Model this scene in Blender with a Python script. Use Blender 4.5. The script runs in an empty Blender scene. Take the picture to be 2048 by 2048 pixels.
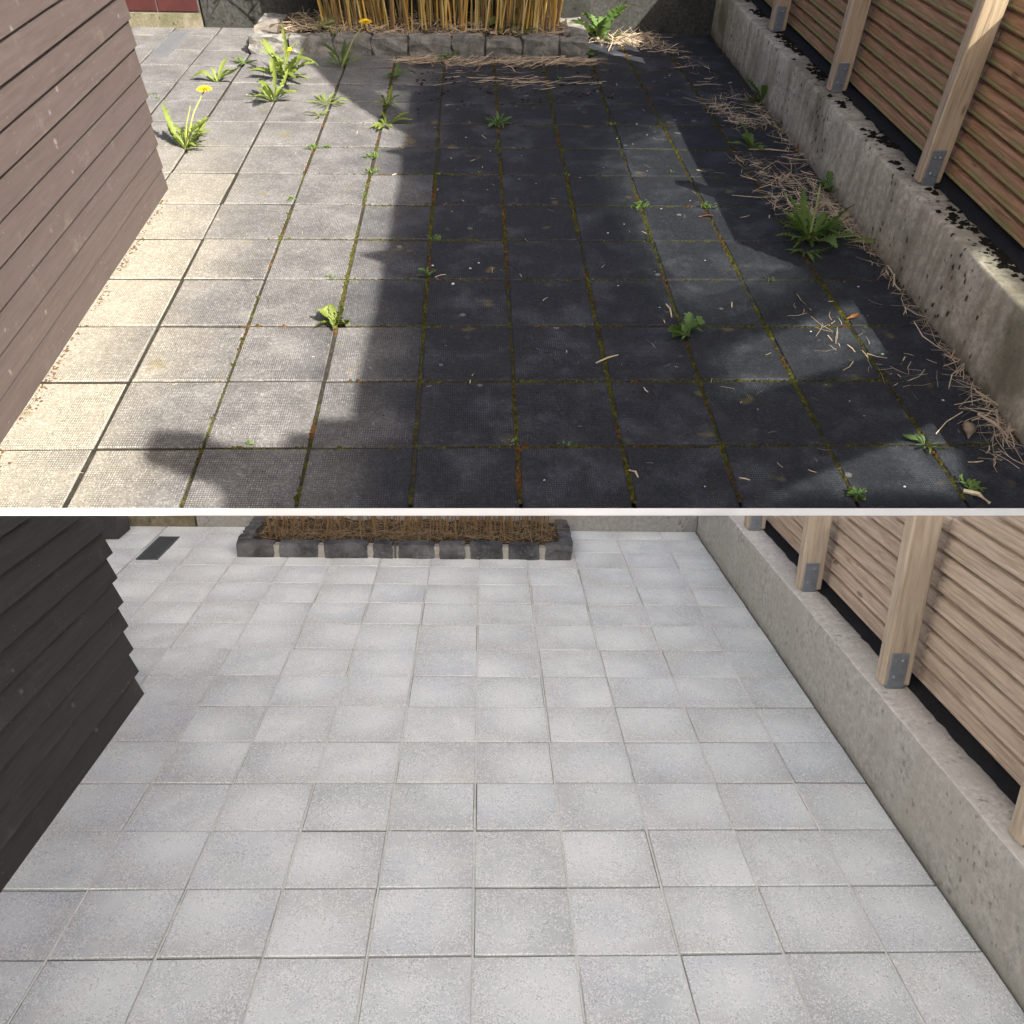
import bpy, bmesh, math, random
from mathutils import Vector, Matrix, noise
from mathutils.geometry import tessellate_polygon
R = random.Random(7)
S = bpy.context.scene
COL = S.collection

# ------------------------------------------------------------------ camera
# The photograph is a before/after pair: two yards, one above the other.
# Lower yard = world frame; upper yard = a paved bank rising behind it.
FPX = 1650.0
PAR = {'A': (0.76183, -0.05401, 0.02909, 3.63096, -5.61881, 5.0164, 1.09725),
       'B': (0.33482, -0.04045, 0.02542, 4.01618, -7.03872, 6.58209, 0.85812)}
U = {'A': 0.57, 'B': 0.22}
def cam_axes(k):
    pitch, yaw, roll, cx, cy, H, asp = PAR[k]
    r = Vector((math.cos(yaw), math.sin(yaw), 0)); fh = Vector((-math.sin(yaw), math.cos(yaw), 0)); z = Vector((0, 0, 1))
    fw = math.cos(pitch)*fh - math.sin(pitch)*z; up = math.sin(pitch)*fh + math.cos(pitch)*z
    c, s = math.cos(roll), math.sin(roll)
    return Vector((0, 0, H*U[k])), c*r + s*up, c*up - s*r, fw
def cam_matrix(k):
    C, r, u, w = cam_axes(k)
    M = Matrix.Identity(4)
    for i in range(3):
        M[i][0], M[i][1], M[i][2], M[i][3] = r[i], u[i], -w[i], C[i]
    return M
MA = cam_matrix('B') @ cam_matrix('A').inverted()
FR = {'A': MA, 'B': Matrix.Identity(4)}
def ray(k, x, y):
    C, r, u, w = cam_axes(k)
    return C, w + r*((x-1024)/FPX) - u*((y-1024)/FPX)
def gnd(k, x, y, z=0.0):
    C, d = ray(k, x, y); return C + d*((z-C.z)/d.z)
camd = bpy.data.cameras.new('camera'); cam = bpy.data.objects.new('camera', camd); COL.objects.link(cam)
cam.matrix_world = cam_matrix('B')
camd.sensor_width = 36; camd.lens = FPX/2048*36; camd.clip_start = 0.05; camd.clip_end = 2000
S.camera = cam
S.render.resolution_x = S.render.resolution_y = 1024

# ------------------------------------------------------------------ light
SA = Vector((0.535, -0.513, 0.669)).normalized()          # towards the sun, upper-yard frame
SW = (MA.to_3x3() @ SA).normalized()
elev = math.asin(SW.z); azim = math.atan2(SW.x, SW.y)
W = bpy.data.worlds.new('World'); S.world = W; W.use_nodes = True
nt = W.node_tree
sky = nt.nodes.new('ShaderNodeTexSky'); sky.sky_type = 'NISHITA'; sky.sun_disc = False
sky.sun_elevation = elev; sky.sun_rotation = azim
sky.dust_density = 3.0; sky.ozone_density = 0.0; sky.air_density = 0.35
nt.links.new(sky.outputs[0], nt.nodes['Background'].inputs[0]); nt.nodes['Background'].inputs[1].default_value = 0.13
sl = bpy.data.lights.new('sun', 'SUN'); sl.energy = 5.0; sl.angle = math.radians(0.45); sl.color = (1.0, 0.94, 0.86)
so = bpy.data.objects.new('sun', sl); COL.objects.link(so)
so.rotation_euler = (-SW).to_track_quat('-Z', 'Y').to_euler()
vs = S.view_settings; vs.view_transform = 'Standard'; vs.look = 'None'; vs.exposure = 1.6; vs.gamma = 1.0; vs.use_curve_mapping = False

# ------------------------------------------------------------------ node helpers
class N:
    def __init__(s, name, rough=0.9, spec=0.25):
        s.m = bpy.data.materials.new(name); s.m.use_nodes = True; s.t = s.m.node_tree
        s.b = s.t.nodes['Principled BSDF']; s.b.inputs['Roughness'].default_value = rough
        s.b.inputs['Specular IOR Level'].default_value = spec
        s._c = None
    def n(s, typ, **kw):
        q = s.t.nodes.new('ShaderNode'+typ)
        for k, v in kw.items(): setattr(q, k, v)
        return q
    def put(s, sock, v):
        if hasattr(v, 'is_linked'): s.t.links.new(v, sock)
        else:
            if isinstance(v, tuple) and len(v) == 3 and sock.type == 'RGBA': v = v+(1,)
            sock.default_value = v
    def co(s, kind='Object'):
        if s._c is None: s._c = s.n('TexCoord')
        return s._c.outputs[kind]
    def map(s, v, scale=(1, 1, 1), loc=(0, 0, 0), rot=(0, 0, 0)):
        q = s.n('Mapping'); s.put(q.inputs[0], v); q.inputs['Scale'].default_value = scale; q.inputs['Location'].default_value = loc
        q.inputs['Rotation'].default_value = rot
        return q.outputs[0]
    def noise(s, v, scale, detail=4, rough=0.55, dist=0.0):
        q = s.n('TexNoise'); s.put(q.inputs['Vector'], v); q.inputs['Scale'].default_value = scale
        q.inputs['Detail'].default_value = detail; q.inputs['Roughness'].default_value = rough; q.inputs['Distortion'].default_value = dist
        return q.outputs['Fac']
    def voro(s, v, scale, feature='F1', out='Distance', rnd=1.0):
        q = s.n('TexVoronoi', feature=feature); s.put(q.inputs['Vector'], v); q.inputs['Scale'].default_value = scale
        q.inputs['Randomness'].default_value = rnd
        return q.outputs[out]
    def ramp(s, v, stops, interp='LINEAR'):
        q = s.n('ValToRGB'); s.put(q.inputs[0], v); e = q.color_ramp.elements; q.color_ramp.interpolation = interp
        while len(e) < len(stops): e.new(0.5)
        for i, (p, c) in enumerate(stops):
            e[i].position = p
            if not isinstance(c, tuple): c = (c, c, c)
            e[i].color = c+(1,)
        return q.outputs[0]
    def rng(s, v, a, b, c=0.0, d=1.0):
        q = s.n('MapRange', interpolation_type='SMOOTHSTEP'); s.put(q.inputs[0], v)
        for i, x in enumerate((a, b, c, d)): q.inputs[i+1].default_value = x
        return q.outputs[0]
    def math(s, op, a, b=None, c=None):
        q = s.n('Math', operation=op); s.put(q.inputs[0], a)
        if b is not None: s.put(q.inputs[1], b)
        if c is not None: s.put(q.inputs[2], c)
        return q.outputs[0]
    def mix(s, f, a, b, mode='MIX'):
        q = s.n('Mix', data_type='RGBA', blend_type=mode); s.put(q.inputs['Factor'], f); s.put(q.inputs['A'], a); s.put(q.inputs['B'], b)
        return q.outputs['Result']
    def rand(s):
        return s.n('ObjectInfo').outputs['Random']
    def shift(s, amt=37.0):   # object coordinates offset by a per-object random
        q = s.n('VectorMath', operation='ADD'); s.put(q.inputs[0], s.co())
        m = s.n('CombineXYZ'); r = s.rand()
        for i in range(3): s.put(m.inputs[i], s.math('MULTIPLY', r, amt*(i+1)))
        s.put(q.inputs[1], m.outputs[0]); return q.outputs[0]
    def local(s, o, ax, scale):   # distance along a yard's own axis
        p = s.n('NewGeometry').outputs['Position']
        q = s.n('VectorMath', operation='SUBTRACT'); s.put(q.inputs[0], p); q.inputs[1].default_value = o
        d = s.n('VectorMath', operation='DOT_PRODUCT'); s.put(d.inputs[0], q.outputs[0]); d.inputs[1].default_value = ax
        return s.math('MULTIPLY', d.outputs['Value'], scale)
    def color(s, v): s.put(s.b.inputs['Base Color'], v)
    def bump(s, h, strength=0.4, dist=0.01, prev=None):
        q = s.n('Bump'); q.inputs['Strength'].default_value = strength; q.inputs['Distance'].default_value = dist
        s.put(q.inputs['Height'], h)
        if prev is not None: s.put(q.inputs['Normal'], prev)
        s.put(s.b.inputs['Normal'], q.outputs[0]); return q.outputs[0]

def plain(name, c, rough=0.7, spec=0.3, metal=0.0, var=0.25, scale=30.0):
    m = N(name, rough, spec); m.b.inputs['Metallic'].default_value = metal
    f = m.noise(m.shift(), scale, 4)
    m.color(m.mix(f, tuple(x*(1-var) for x in c), tuple(min(1, x*(1+var)) for x in c)))
    m.bump(f, 0.15, 0.004)
    return m.m

def mat_slab_dirty():
    m = N('weathered_slab', 0.75, 0.3); c = m.co(); sh = m.shift()
    big = m.noise(sh, 3.2, 5, 0.6); mid = m.noise(sh, 30, 6, 0.75); fine = m.noise(sh, 150, 3, 0.7)
    base = m.ramp(mid, [(0.25, (0.0105, 0.0112, 0.0142)), (0.55, (0.019, 0.0202, 0.0252)), (0.8, (0.042, 0.0440, 0.0535))])  # dark bluish base, carrying part of the shade's tone
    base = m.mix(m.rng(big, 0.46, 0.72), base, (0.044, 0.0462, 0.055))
    # bleached, lime-stained slabs near the shed; fade also puts sun-and-shade contrast into the colour
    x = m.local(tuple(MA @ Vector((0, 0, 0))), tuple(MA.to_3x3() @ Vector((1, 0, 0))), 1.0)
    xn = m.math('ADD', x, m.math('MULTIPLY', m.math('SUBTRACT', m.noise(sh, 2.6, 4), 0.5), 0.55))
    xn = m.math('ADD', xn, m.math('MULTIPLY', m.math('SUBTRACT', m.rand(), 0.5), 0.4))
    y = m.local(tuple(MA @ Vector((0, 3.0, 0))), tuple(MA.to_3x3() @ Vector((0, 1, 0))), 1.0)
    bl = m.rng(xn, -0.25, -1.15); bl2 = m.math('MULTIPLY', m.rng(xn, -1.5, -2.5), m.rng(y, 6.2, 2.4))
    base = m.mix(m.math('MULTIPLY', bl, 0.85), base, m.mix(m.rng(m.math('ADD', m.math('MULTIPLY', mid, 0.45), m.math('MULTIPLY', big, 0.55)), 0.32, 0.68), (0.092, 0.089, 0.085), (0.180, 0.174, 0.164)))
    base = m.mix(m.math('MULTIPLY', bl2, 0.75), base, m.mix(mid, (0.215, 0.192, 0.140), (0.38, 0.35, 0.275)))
    q = m.n('TexVoronoi'); m.put(q.inputs['Vector'], sh); q.inputs['Scale'].default_value = 125
    g = m.n('SeparateColor'); m.put(g.inputs[0], q.outputs['Color'])
    base = m.mix(m.math('MULTIPLY', m.rng(g.outputs[0], 0.60, 0.95), 0.5), base, m.mix(1.0, base, (0.45, 0.45, 0.45), 'MULTIPLY'))
    base = m.mix(m.math('MULTIPLY', m.rng(g.outputs[1], 0.70, 0.98), 0.55), base, m.mix(1.0, base, (2.1, 2.1, 2.1), 'MULTIPLY'))
    # ochre lichen blots on a few slabs
    oc = m.math('MULTIPLY', m.rng(m.noise(sh, 4.2, 2), 0.66, 0.76), 0.5)
    base = m.mix(oc, base, (0.16, 0.125, 0.045))
    # pale aggregate specks and round lichen
    sp = m.rng(m.voro(sh, 85), 0.26, 0.12); sel = m.rng(m.noise(sh, 40, 3), 0.42, 0.58)
    base = m.mix(m.math('MULTIPLY', m.math('MULTIPLY', sp, sel), 0.50), base, m.mix(0.55, (0.15, 0.155, 0.17), m.mix(1.0, base, (2.4, 2.4, 2.4), 'MULTIPLY')))
    li = m.math('MULTIPLY', m.rng(m.voro(sh, 2.6), 0.060, 0.045), m.rng(m.noise(sh, 60, 3), 0.25, 0.45))
    base = m.mix(m.math('MULTIPLY', li, 0.32), base, (0.36, 0.35, 0.33))
    # pressed waffle relief; groove shade and bluish highlights are also put into the colour
    sx = m.n('SeparateXYZ'); m.put(sx.inputs[0], c)
    wx = m.math('SINE', m.math('MULTIPLY', sx.outputs[0], 2*math.pi/0.0128)); wy = m.math('SINE', m.math('MULTIPLY', sx.outputs[1], 2*math.pi/0.0150))
    wf = m.math('MULTIPLY', m.math('ADD', wx, 1.0), m.math('ADD', wy, 1.0))
    wear = m.rng(m.noise(sh, 6, 3), 0.36, 0.6)
    base = m.mix(m.math('MULTIPLY', wear, 0.8), base, m.mix(m.rng(wf, 0.5, 2.8), m.mix(1.0, base, (0.60, 0.60, 0.60), 'MULTIPLY'), m.mix(1.0, base, (1.75, 1.78, 1.85), 'MULTIPLY')))
    m.color(base)
    n1 = m.bump(m.math('MULTIPLY', wf, wear), 0.30, 0.0022)
    m.bump(fine, 0.45, 0.006, n1)
    return m.m
def mat_slab_clean():
    m = N('washed_slab', 0.85, 0.2); c = m.co(); sh = m.shift()
    big = m.noise(sh, 8, 4, 0.55); mid = m.noise(sh, 30, 4, 0.6)
    r = m.rand()
    tone = m.ramp(r, [(0.0, (0.565, 0.607, 0.588)), (0.25, (0.70, 0.735, 0.69)), (0.5, (0.62, 0.668, 0.668)), (0.75, (0.74, 0.78, 0.735)), (1.0, (0.65, 0.692, 0.665))])
    base = m.mix(m.rng(big, 0.3, 0.72), m.mix(1.0, tone, (0.78, 0.78, 0.80), 'MULTIPLY'), m.mix(0.42, tone, (0.82, 0.825, 0.80)))
    # pale worn centre, greyer rim of each slab
    of = m.n('CombineXYZ')
    for i_, k_ in ((0, 17.31), (1, 41.77)): m.put(of.inputs[i_], m.math('MULTIPLY', m.math('SUBTRACT', m.math('FRACT', m.math('MULTIPLY', r, k_)), 0.5), 0.13))
    ad = m.n('VectorMath', operation='ADD'); m.put(ad.inputs[0], m.map(c, (1, 1.15, 0))); m.put(ad.inputs[1], of.outputs[0])
    le = m.n('VectorMath', operation='LENGTH'); m.put(le.inputs[0], ad.outputs[0]); am = m.math('FRACT', m.math('MULTIPLY', r, 73.3))
    dd = m.math('ADD', le.outputs['Value'], m.math('MULTIPLY', m.math('SUBTRACT', big, 0.5), 0.26))
    base = m.mix(m.math('MULTIPLY', m.rng(dd, 0.12, 0.01), m.math('MULTIPLY', am, 0.75)), base, (0.80, 0.825, 0.79))
    base = m.mix(m.math('MULTIPLY', m.rng(dd, 0.085, 0.15), 0.40), base, (0.44, 0.43, 0.41))
    hue = m.noise(sh, 5, 2)
    base = m.mix(m.math('MULTIPLY', m.rng(hue, 0.54, 0.68), 0.32), base, (0.55, 0.57, 0.62))
    base = m.mix(m.math('MULTIPLY', m.rng(hue, 0.42, 0.30), 0.16), base, (0.62, 0.56, 0.49))
    # exposed aggregate, dark and white grains
    q = m.n('TexVoronoi'); m.put(q.inputs['Vector'], sh); q.inputs['Scale'].default_value = 400
    g = m.n('SeparateColor'); m.put(g.inputs[0], q.outputs['Color']); k = m.rng(mid, 0.30, 0.62)
    dk = m.math('MULTIPLY', m.rng(g.outputs[0], 0.80, 0.86), k); wt = m.math('MULTIPLY', m.rng(g.outputs[1], 0.66, 0.74), m.rng(mid, 0.25, 0.55))
    base = m.mix(m.math('MULTIPLY', dk, 0.42), base, (0.22, 0.212, 0.20))
    base = m.mix(m.math('MULTIPLY', wt, 0.60), base, (0.90, 0.885, 0.85))
    pit = m.math('MULTIPLY', m.rng(m.voro(sh, 95), 0.16, 0.08), m.rng(m.noise(sh, 33, 2), 0.60, 0.66))
    base = m.mix(m.math('MULTIPLY', pit, 0.75), base, (0.10, 0.098, 0.095))
    m.color(base)
    m.bump(m.math('ADD', m.math('MULTIPLY', g.outputs[0], 0.6), mid), 0.35, 0.0016)
    return m.m
def mat_concrete(name, lo, hi, stain, pits=0.0, scale=1.0, tint=None):
    m = N(name, 0.92, 0.15); c = m.co()
    a = m.noise(c, 2.2*scale, 6, 0.62); b = m.noise(c, 24*scale, 5, 0.7); f = m.noise(c, 140*scale, 3, 0.7)
    col = m.mix(m.rng(b, 0.28, 0.74), lo, hi)
    col = m.mix(m.math('MULTIPLY', m.rng(a, 0.44, 0.70), 0.75), col, stain)
    st = m.noise(m.map(c, (1, 7, 0.5)), 1.4*scale, 4)
    col = m.mix(m.math('MULTIPLY', m.rng(st, 0.46, 0.66), 0.6), col, stain)
    if tint: col = m.mix(m.math('MULTIPLY', m.rng(m.noise(c, 1.1*scale, 4), 0.5, 0.72), 0.6), col, tint)
    h = m.math('ADD', m.math('MULTIPLY', b, 0.7), m.math('MULTIPLY', f, 0.5))
    if pits:
        p = m.math('MULTIPLY', m.rng(m.math('ADD', m.voro(m.map(c, (1, 1, 0.7)), 17*scale), m.math('MULTIPLY', m.math('SUBTRACT', b, 0.5), 0.9)), 0.27, 0.11), m.rng(m.noise(c, 3.1*scale, 4), 0.44, 0.58))
        col = m.mix(m.math('MULTIPLY', p, pits), col, (0.025, 0.023, 0.02)); h = m.math('SUBTRACT', h, m.math('MULTIPLY', p, 0.9))
    g = m.rng(m.voro(c, 190*scale), 0.22, 0.12)
    col = m.mix(m.math('MULTIPLY', g, 0.25), col, tuple(min(1, x*1.5) for x in hi))
    m.color(col); m.bump(h, 0.7, 0.012/scale)
    return m.m
def mat_wood(name, cols, axis='Y', scale=1.0, rough=0.8, algae=None, knots=True, zr=(0, 0.1), speck=0.0):
    m = N(name, rough, 0.2); sh = m.shift()
    st = {'X': (0.9, 14, 14), 'Y': (14, 0.9, 14), 'Z': (14, 14, 0.9)}[axis]
    g = m.noise(m.map(sh, st), 3.0*scale, 6, 0.62, 0.6); g2 = m.noise(sh, 2.0*scale, 3)
    fine = m.noise(m.map(sh, tuple(v*1.6 for v in st)), 16*scale, 3)
    col = m.ramp(g, [(0.28, cols[0]), (0.5, cols[1]), (0.74, cols[2])])
    col = m.mix(m.math('MULTIPLY', m.rng(g2, 0.35, 0.7), 0.35), col, cols[3])
    col = m.mix(m.math('MULTIPLY', m.rng(m.rand(), 0.0, 1.0), 0.30), col, m.mix(1.0, col, (0.72, 0.70, 0.68), 'MULTIPLY'))
    if rough > 0.7:
        cn = m.noise(m.map(sh, tuple(v*(0.25 if v > 1 else 0.12) for v in st)), 2.2*scale, 2)
        ck = m.math('MULTIPLY', m.rng(m.math('ABSOLUTE', m.math('SUBTRACT', cn, 0.5)), 0.010, 0.002), m.rng(g2, 0.45, 0.6))
        col = m.mix(m.math('MULTIPLY', ck, 0.38), col, tuple(x*0.22 for x in cols[0]))
    if knots:
        kv = {'X': (0.35, 1, 1), 'Y': (1, 0.35, 1), 'Z': (1, 1, 0.35)}[axis]
        k = m.rng(m.voro(m.map(sh, kv), 5.0*scale), 0.11, 0.05)
        col = m.mix(m.math('MULTIPLY', k, 0.65), col, tuple(x*0.38 for x in cols[0]))
    if algae:
        s_ = m.n('SeparateXYZ'); m.put(s_.inputs[0], m.co())
        f = m.math('MULTIPLY', m.rng(s_.outputs[2], zr[1], zr[0]), m.rng(m.noise(sh, 4*scale, 4), 0.25, 0.6))
        col = m.mix(m.math('MULTIPLY', f, 0.85), col, algae)
    if speck:
        sp = m.math('MULTIPLY', m.rng(m.voro(sh, 26*scale), 0.15, 0.05), m.rng(m.noise(sh, 5*scale, 3), 0.48, 0.62))
        bl = m.math('MULTIPLY', m.rng(m.noise(sh, 3.2*scale, 5, 0.7), 0.56, 0.74), m.rng(fine, 0.35, 0.7))
        s2 = m.math('MULTIPLY', m.rng(m.math('ADD', m.voro(sh, 5.5*scale), m.math('MULTIPLY', m.math('SUBTRACT', m.noise(sh, 30*scale, 3), 0.5), 0.16)), 0.13, 0.06), m.rng(m.noise(sh, 3*scale, 2), 0.46, 0.54))
        sp = m.math('MAXIMUM', sp, m.math('MULTIPLY', s2, 0.7))
        col = m.mix(m.math('MULTIPLY', m.math('MAXIMUM', sp, m.math('MULTIPLY', bl, 0.55)), speck), col, (0.20, 0.175, 0.155))
    m.color(col); m.bump(m.math('ADD', g, m.math('MULTIPLY', fine, 0.5)), 0.35, 0.006/scale)
    return m.m
def mat_leaf(name, a, b, trans=0.35):
    m = N(name, 0.5, 0.35); c = m.shift()
    col = m.mix(m.noise(c, 14, 3), a, b); m.color(col)
    t = m.n('BsdfTranslucent'); m.put(t.inputs[0], m.mix(0.5, col, (0.20, 0.30, 0.02)))
    mx = m.n('MixShader'); mx.inputs[0].default_value = trans
    out = m.t.nodes['Material Output']
    m.t.links.new(m.b.outputs[0], mx.inputs[1]); m.t.links.new(t.outputs[0], mx.inputs[2]); m.t.links.new(mx.outputs[0], out.inputs[0])
    return m.m
def mat_moss():
    m = N('joint_moss', 1.0, 0.05); c = m.co()
    a = m.noise(c, 2.4, 4, 0.6); b = m.noise(c, 45, 3, 0.7)
    col = m.ramp(a, [(0.30, (0.030, 0.030, 0.012)), (0.44, (0.070, 0.068, 0.016)), (0.54, (0.045, 0.040, 0.015)), (0.63, (0.105, 0.050, 0.020)), (0.74, (0.105, 0.095, 0.018))])
    col = m.mix(m.rng(b, 0.3, 0.75), m.mix(1.0, col, (0.4, 0.4, 0.4), 'MULTIPLY'), m.mix(1.0, col, (1.35, 1.35, 1.2), 'MULTIPLY'))
    m.color(col); m.bump(b, 0.8, 0.01); return m.m
def mat_glass(name='light_patch_glass', tc=0.72):
    m = N(name, 0.1, 0.3); m.color((0.02, 0.03, 0.03))
    t = m.n('BsdfTransparent'); t.inputs[0].default_value = (tc, tc+0.02, tc, 1)
    mx = m.n('MixShader'); mx.inputs[0].default_value = 0.95; out = m.t.nodes['Material Output']
    m.t.links.new(m.b.outputs[0], mx.inputs[1]); m.t.links.new(t.outputs[0], mx.inputs[2]); m.t.links.new(mx.outputs[0], out.inputs[0])
    return m.m
def mat_rough_stone(name, lo, hi, warm):
    m = N(name, 0.85, 0.25); c = m.shift()
    a = m.noise(c, 9, 5, 0.65); b = m.noise(c, 60, 4, 0.7)
    col = m.mix(m.rng(a, 0.3, 0.7), lo, hi); col = m.mix(m.math('MULTIPLY', m.rng(b, 0.5, 0.75), 0.4), col, tuple(min(1, x*1.9) for x in hi))
    col = m.mix(m.math('MULTIPLY', m.rng(m.rand(), 0.86, 0.97), 0.6), col, warm)
    m.color(col); m.bump(m.math('ADD', a, m.math('MULTIPLY', b, 0.6)), 0.8, 0.02); return m.m

MT = {
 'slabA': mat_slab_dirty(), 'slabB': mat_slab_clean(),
 'bedA': mat_concrete('joint_soil', (0.016, 0.014, 0.011), (0.05, 0.045, 0.036), (0.022, 0.02, 0.012)),
 'bedB': mat_concrete('joint_sand', (0.12, 0.115, 0.105), (0.22, 0.21, 0.19), (0.15, 0.145, 0.13), scale=4),
 'wallA': mat_concrete('old_concrete', (0.32, 0.275, 0.21), (0.60, 0.535, 0.43), (0.24, 0.205, 0.15), 0.95, 1.0, (0.12, 0.108, 0.068)),
 'wallB': mat_concrete('washed_concrete', (0.30, 0.292, 0.265), (0.49, 0.475, 0.435), (0.37, 0.357, 0.315), 0.3, 2.6),
 'topB': mat_concrete('pale_wall_top', (0.50, 0.475, 0.42), (0.78, 0.75, 0.68), (0.56, 0.53, 0.47), 0.3, 3.0),  # paler concrete for the top faces of the lower wall
 'backA': mat_concrete('damp_concrete', (0.026, 0.026, 0.024), (0.066, 0.066, 0.060), (0.02, 0.021, 0.018), 0.2, 1.0),
 'backB': mat_concrete('back_concrete', (0.20, 0.197, 0.185), (0.31, 0.305, 0.285), (0.23, 0.225, 0.205), 0.3, 2.4),
 'plinth': mat_concrete('plinth_render', (0.13, 0.11, 0.08), (0.27, 0.24, 0.185), (0.085, 0.085, 0.042), 0.8, 1.8),
 'shedA': mat_wood('shed_paint', [(0.060, 0.046, 0.042), (0.072, 0.056, 0.051), (0.086, 0.069, 0.063), (0.078, 0.062, 0.058)], 'Y', 1.0, 0.6, knots=False, speck=0.9),
 'shedB': mat_wood('lower_shed_paint', [(0.038, 0.035, 0.036), (0.048, 0.045, 0.046), (0.062, 0.058, 0.059), (0.054, 0.051, 0.053)], 'Y', 2.4, 0.55, knots=False, speck=0.8),  # same shed, toned darker and greyer for the lower yard
 'slatA': mat_wood('algae_slat', [(0.205, 0.100, 0.060), (0.36, 0.185, 0.108), (0.50, 0.295, 0.185), (0.31, 0.225, 0.115)], 'Y', 1.0, 0.8, algae=(0.20, 0.195, 0.075), zr=(0.020, 0.062)),
 'slatB': mat_wood('washed_slat', [(0.29, 0.222, 0.168), (0.45, 0.36, 0.285), (0.61, 0.505, 0.415), (0.48, 0.375, 0.285)], 'Y', 2.2, 0.8),
 'postA': mat_wood('post_timber', [(0.25, 0.185, 0.125), (0.42, 0.32, 0.225), (0.55, 0.44, 0.325), (0.45, 0.33, 0.225)], 'Z', 1.0),
 'postB': mat_wood('washed_post', [(0.27, 0.215, 0.155), (0.42, 0.345, 0.265), (0.52, 0.445, 0.35), (0.44, 0.355, 0.265)], 'Z', 2.2),
 'steel': plain('galvanised_steel', (0.24, 0.265, 0.30), 0.45, 0.5, 0.5, 0.3, 40),
 'black': plain('black_membrane', (0.014, 0.014, 0.016), 0.85, 0.2, 0, 0.6, 60),
 'stoneA': mat_rough_stone('weathered_granite', (0.085, 0.083, 0.076), (0.22, 0.212, 0.195), (0.15, 0.13, 0.10)),
 'stoneB': mat_rough_stone('dark_granite', (0.030, 0.031, 0.034), (0.125, 0.125, 0.128), (0.14, 0.085, 0.06)),
 'mortar': plain('mortar', (0.30, 0.285, 0.25), 0.95, 0.1, 0, 0.35, 60),
 'mortarA': plain('old_mortar', (0.075, 0.072, 0.064), 0.95, 0.1, 0, 0.35, 30),
 'soil': plain('planter_soil', (0.05, 0.038, 0.026), 1.0, 0.05, 0, 0.6, 20),
 'straw': plain('dry_straw', (0.46, 0.36, 0.25), 0.8, 0.2, 0, 0.55, 22.0),
 'strawB': plain('dry_stalks', (0.21, 0.15, 0.085), 0.8, 0.2, 0, 0.75, 40.0),
 'crumb': plain('dead_moss', (0.016, 0.014, 0.010), 1.0, 0.05, 0, 0.5, 20),
 'bark': plain('bark_crumbs', (0.10, 0.06, 0.035), 1.0, 0.05, 0, 0.6, 12),
 'cane': plain('gold_cane', (0.46, 0.29, 0.075), 0.5, 0.4, 0, 0.3, 2.0),
 'caneP': plain('pale_cane', (0.50, 0.40, 0.17), 0.5, 0.4, 0, 0.3, 2.0),
 'caneD': plain('brown_cane', (0.155, 0.095, 0.045), 0.6, 0.3, 0, 0.4, 4.0),
 'leaf': mat_leaf('weed_leaf', (0.085, 0.150, 0.028), (0.150, 0.215, 0.055)),
 'leafL': mat_leaf('pale_weed_leaf', (0.115, 0.165, 0.022), (0.21, 0.245, 0.060)),  # paler green, mainly for weeds in the sun; sunlight put into the colour
 'leafD': mat_leaf('dark_weed_leaf', (0.065, 0.125, 0.030), (0.115, 0.185, 0.050), 0.3),  # darker green for weeds in the shade; shade put into the colour
 'bleaf': mat_leaf('bamboo_leaf', (0.08, 0.15, 0.03), (0.2, 0.23, 0.06)),
 'petal': plain('dandelion_yellow', (0.75, 0.52, 0.02), 0.7, 0.2, 0, 0.2, 40),
 'stem': plain('weed_stalk', (0.26, 0.28, 0.09), 0.6, 0.3, 0, 0.3, 10),
 'dryleaf': plain('dead_leaf', (0.40, 0.19, 0.08), 0.7, 0.3, 0, 0.3, 20),
 'brick': plain('glazed_brick', (0.046, 0.012, 0.011), 0.6, 0.3, 0, 0.45, 6.0),
 'moss': mat_moss(),
 'white': plain('white_paint', (0.90, 0.90, 0.89), 0.5, 0.3, 0, 0.02, 8),
 'grate': plain('cast_grate', (0.17, 0.18, 0.19), 0.5, 0.5, 0.4, 0.3, 30),
 'grateB': plain('dark_grate', (0.075, 0.085, 0.092), 0.5, 0.5, 0.4, 0.3, 30),
 'render': plain('shadow_screen_render', (0.70, 0.68, 0.64), 0.9, 0.1, 0, 0.1, 3),
 'glass': mat_glass(), 'dimmer': mat_glass('dimming_glass', 0.74),  # glazing of the added shadow screen
 'grass': plain('lawn_green', (0.05, 0.08, 0.025), 1.0, 0.05, 0, 0.4, 6),
 'orange': plain('orange_plastic', (0.55, 0.17, 0.03), 0.4, 0.4, 0, 0.15, 20),
 'chip': plain('white_flake', (0.5, 0.5, 0.5), 0.8, 0.2, 0, 0.2, 30),
}

# ------------------------------------------------------------------ object helpers
def link(bm, name, mat, k='B', origin=(0, 0, 0), parent=None, smooth=False, kind=None):
    """bm holds yard coordinates; origin is a yard point; parent is an object made here."""
    o3 = Vector(origin)
    bmesh.ops.translate(bm, verts=bm.verts, vec=-o3)
    me = bpy.data.meshes.new(name); bm.to_mesh(me); bm.free()
    for mm in (mat if isinstance(mat, (list, tuple)) else [mat]): me.materials.append(MT[mm])
    if smooth:
        for p in me.polygons: p.use_smooth = True
    o = bpy.data.objects.new(name, me); COL.objects.link(o)
    place(o, k, o3, parent)
    if kind: o['kind'] = kind
    return o
ORG = {}
def place(o, k, o3, parent):
    o3 = Vector(o3)
    if parent is None:
        o.matrix_world = FR[k] @ Matrix.Translation(o3)
    else:
        o.parent = parent; o.matrix_basis = Matrix.Translation(o3 - ORG[parent.name])
    ORG[o.name] = o3
def thing(name, label, cat, k, origin, group=None):
    o = bpy.data.objects.new(name, None); o.empty_display_size = 0.05; COL.objects.link(o); place(o, k, origin, None)
    return tag(o, label, cat, group)
def tag(o, label, cat, group=None):
    o['label'] = label; o['category'] = cat
    if group: o['group'] = group
    return o
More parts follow.
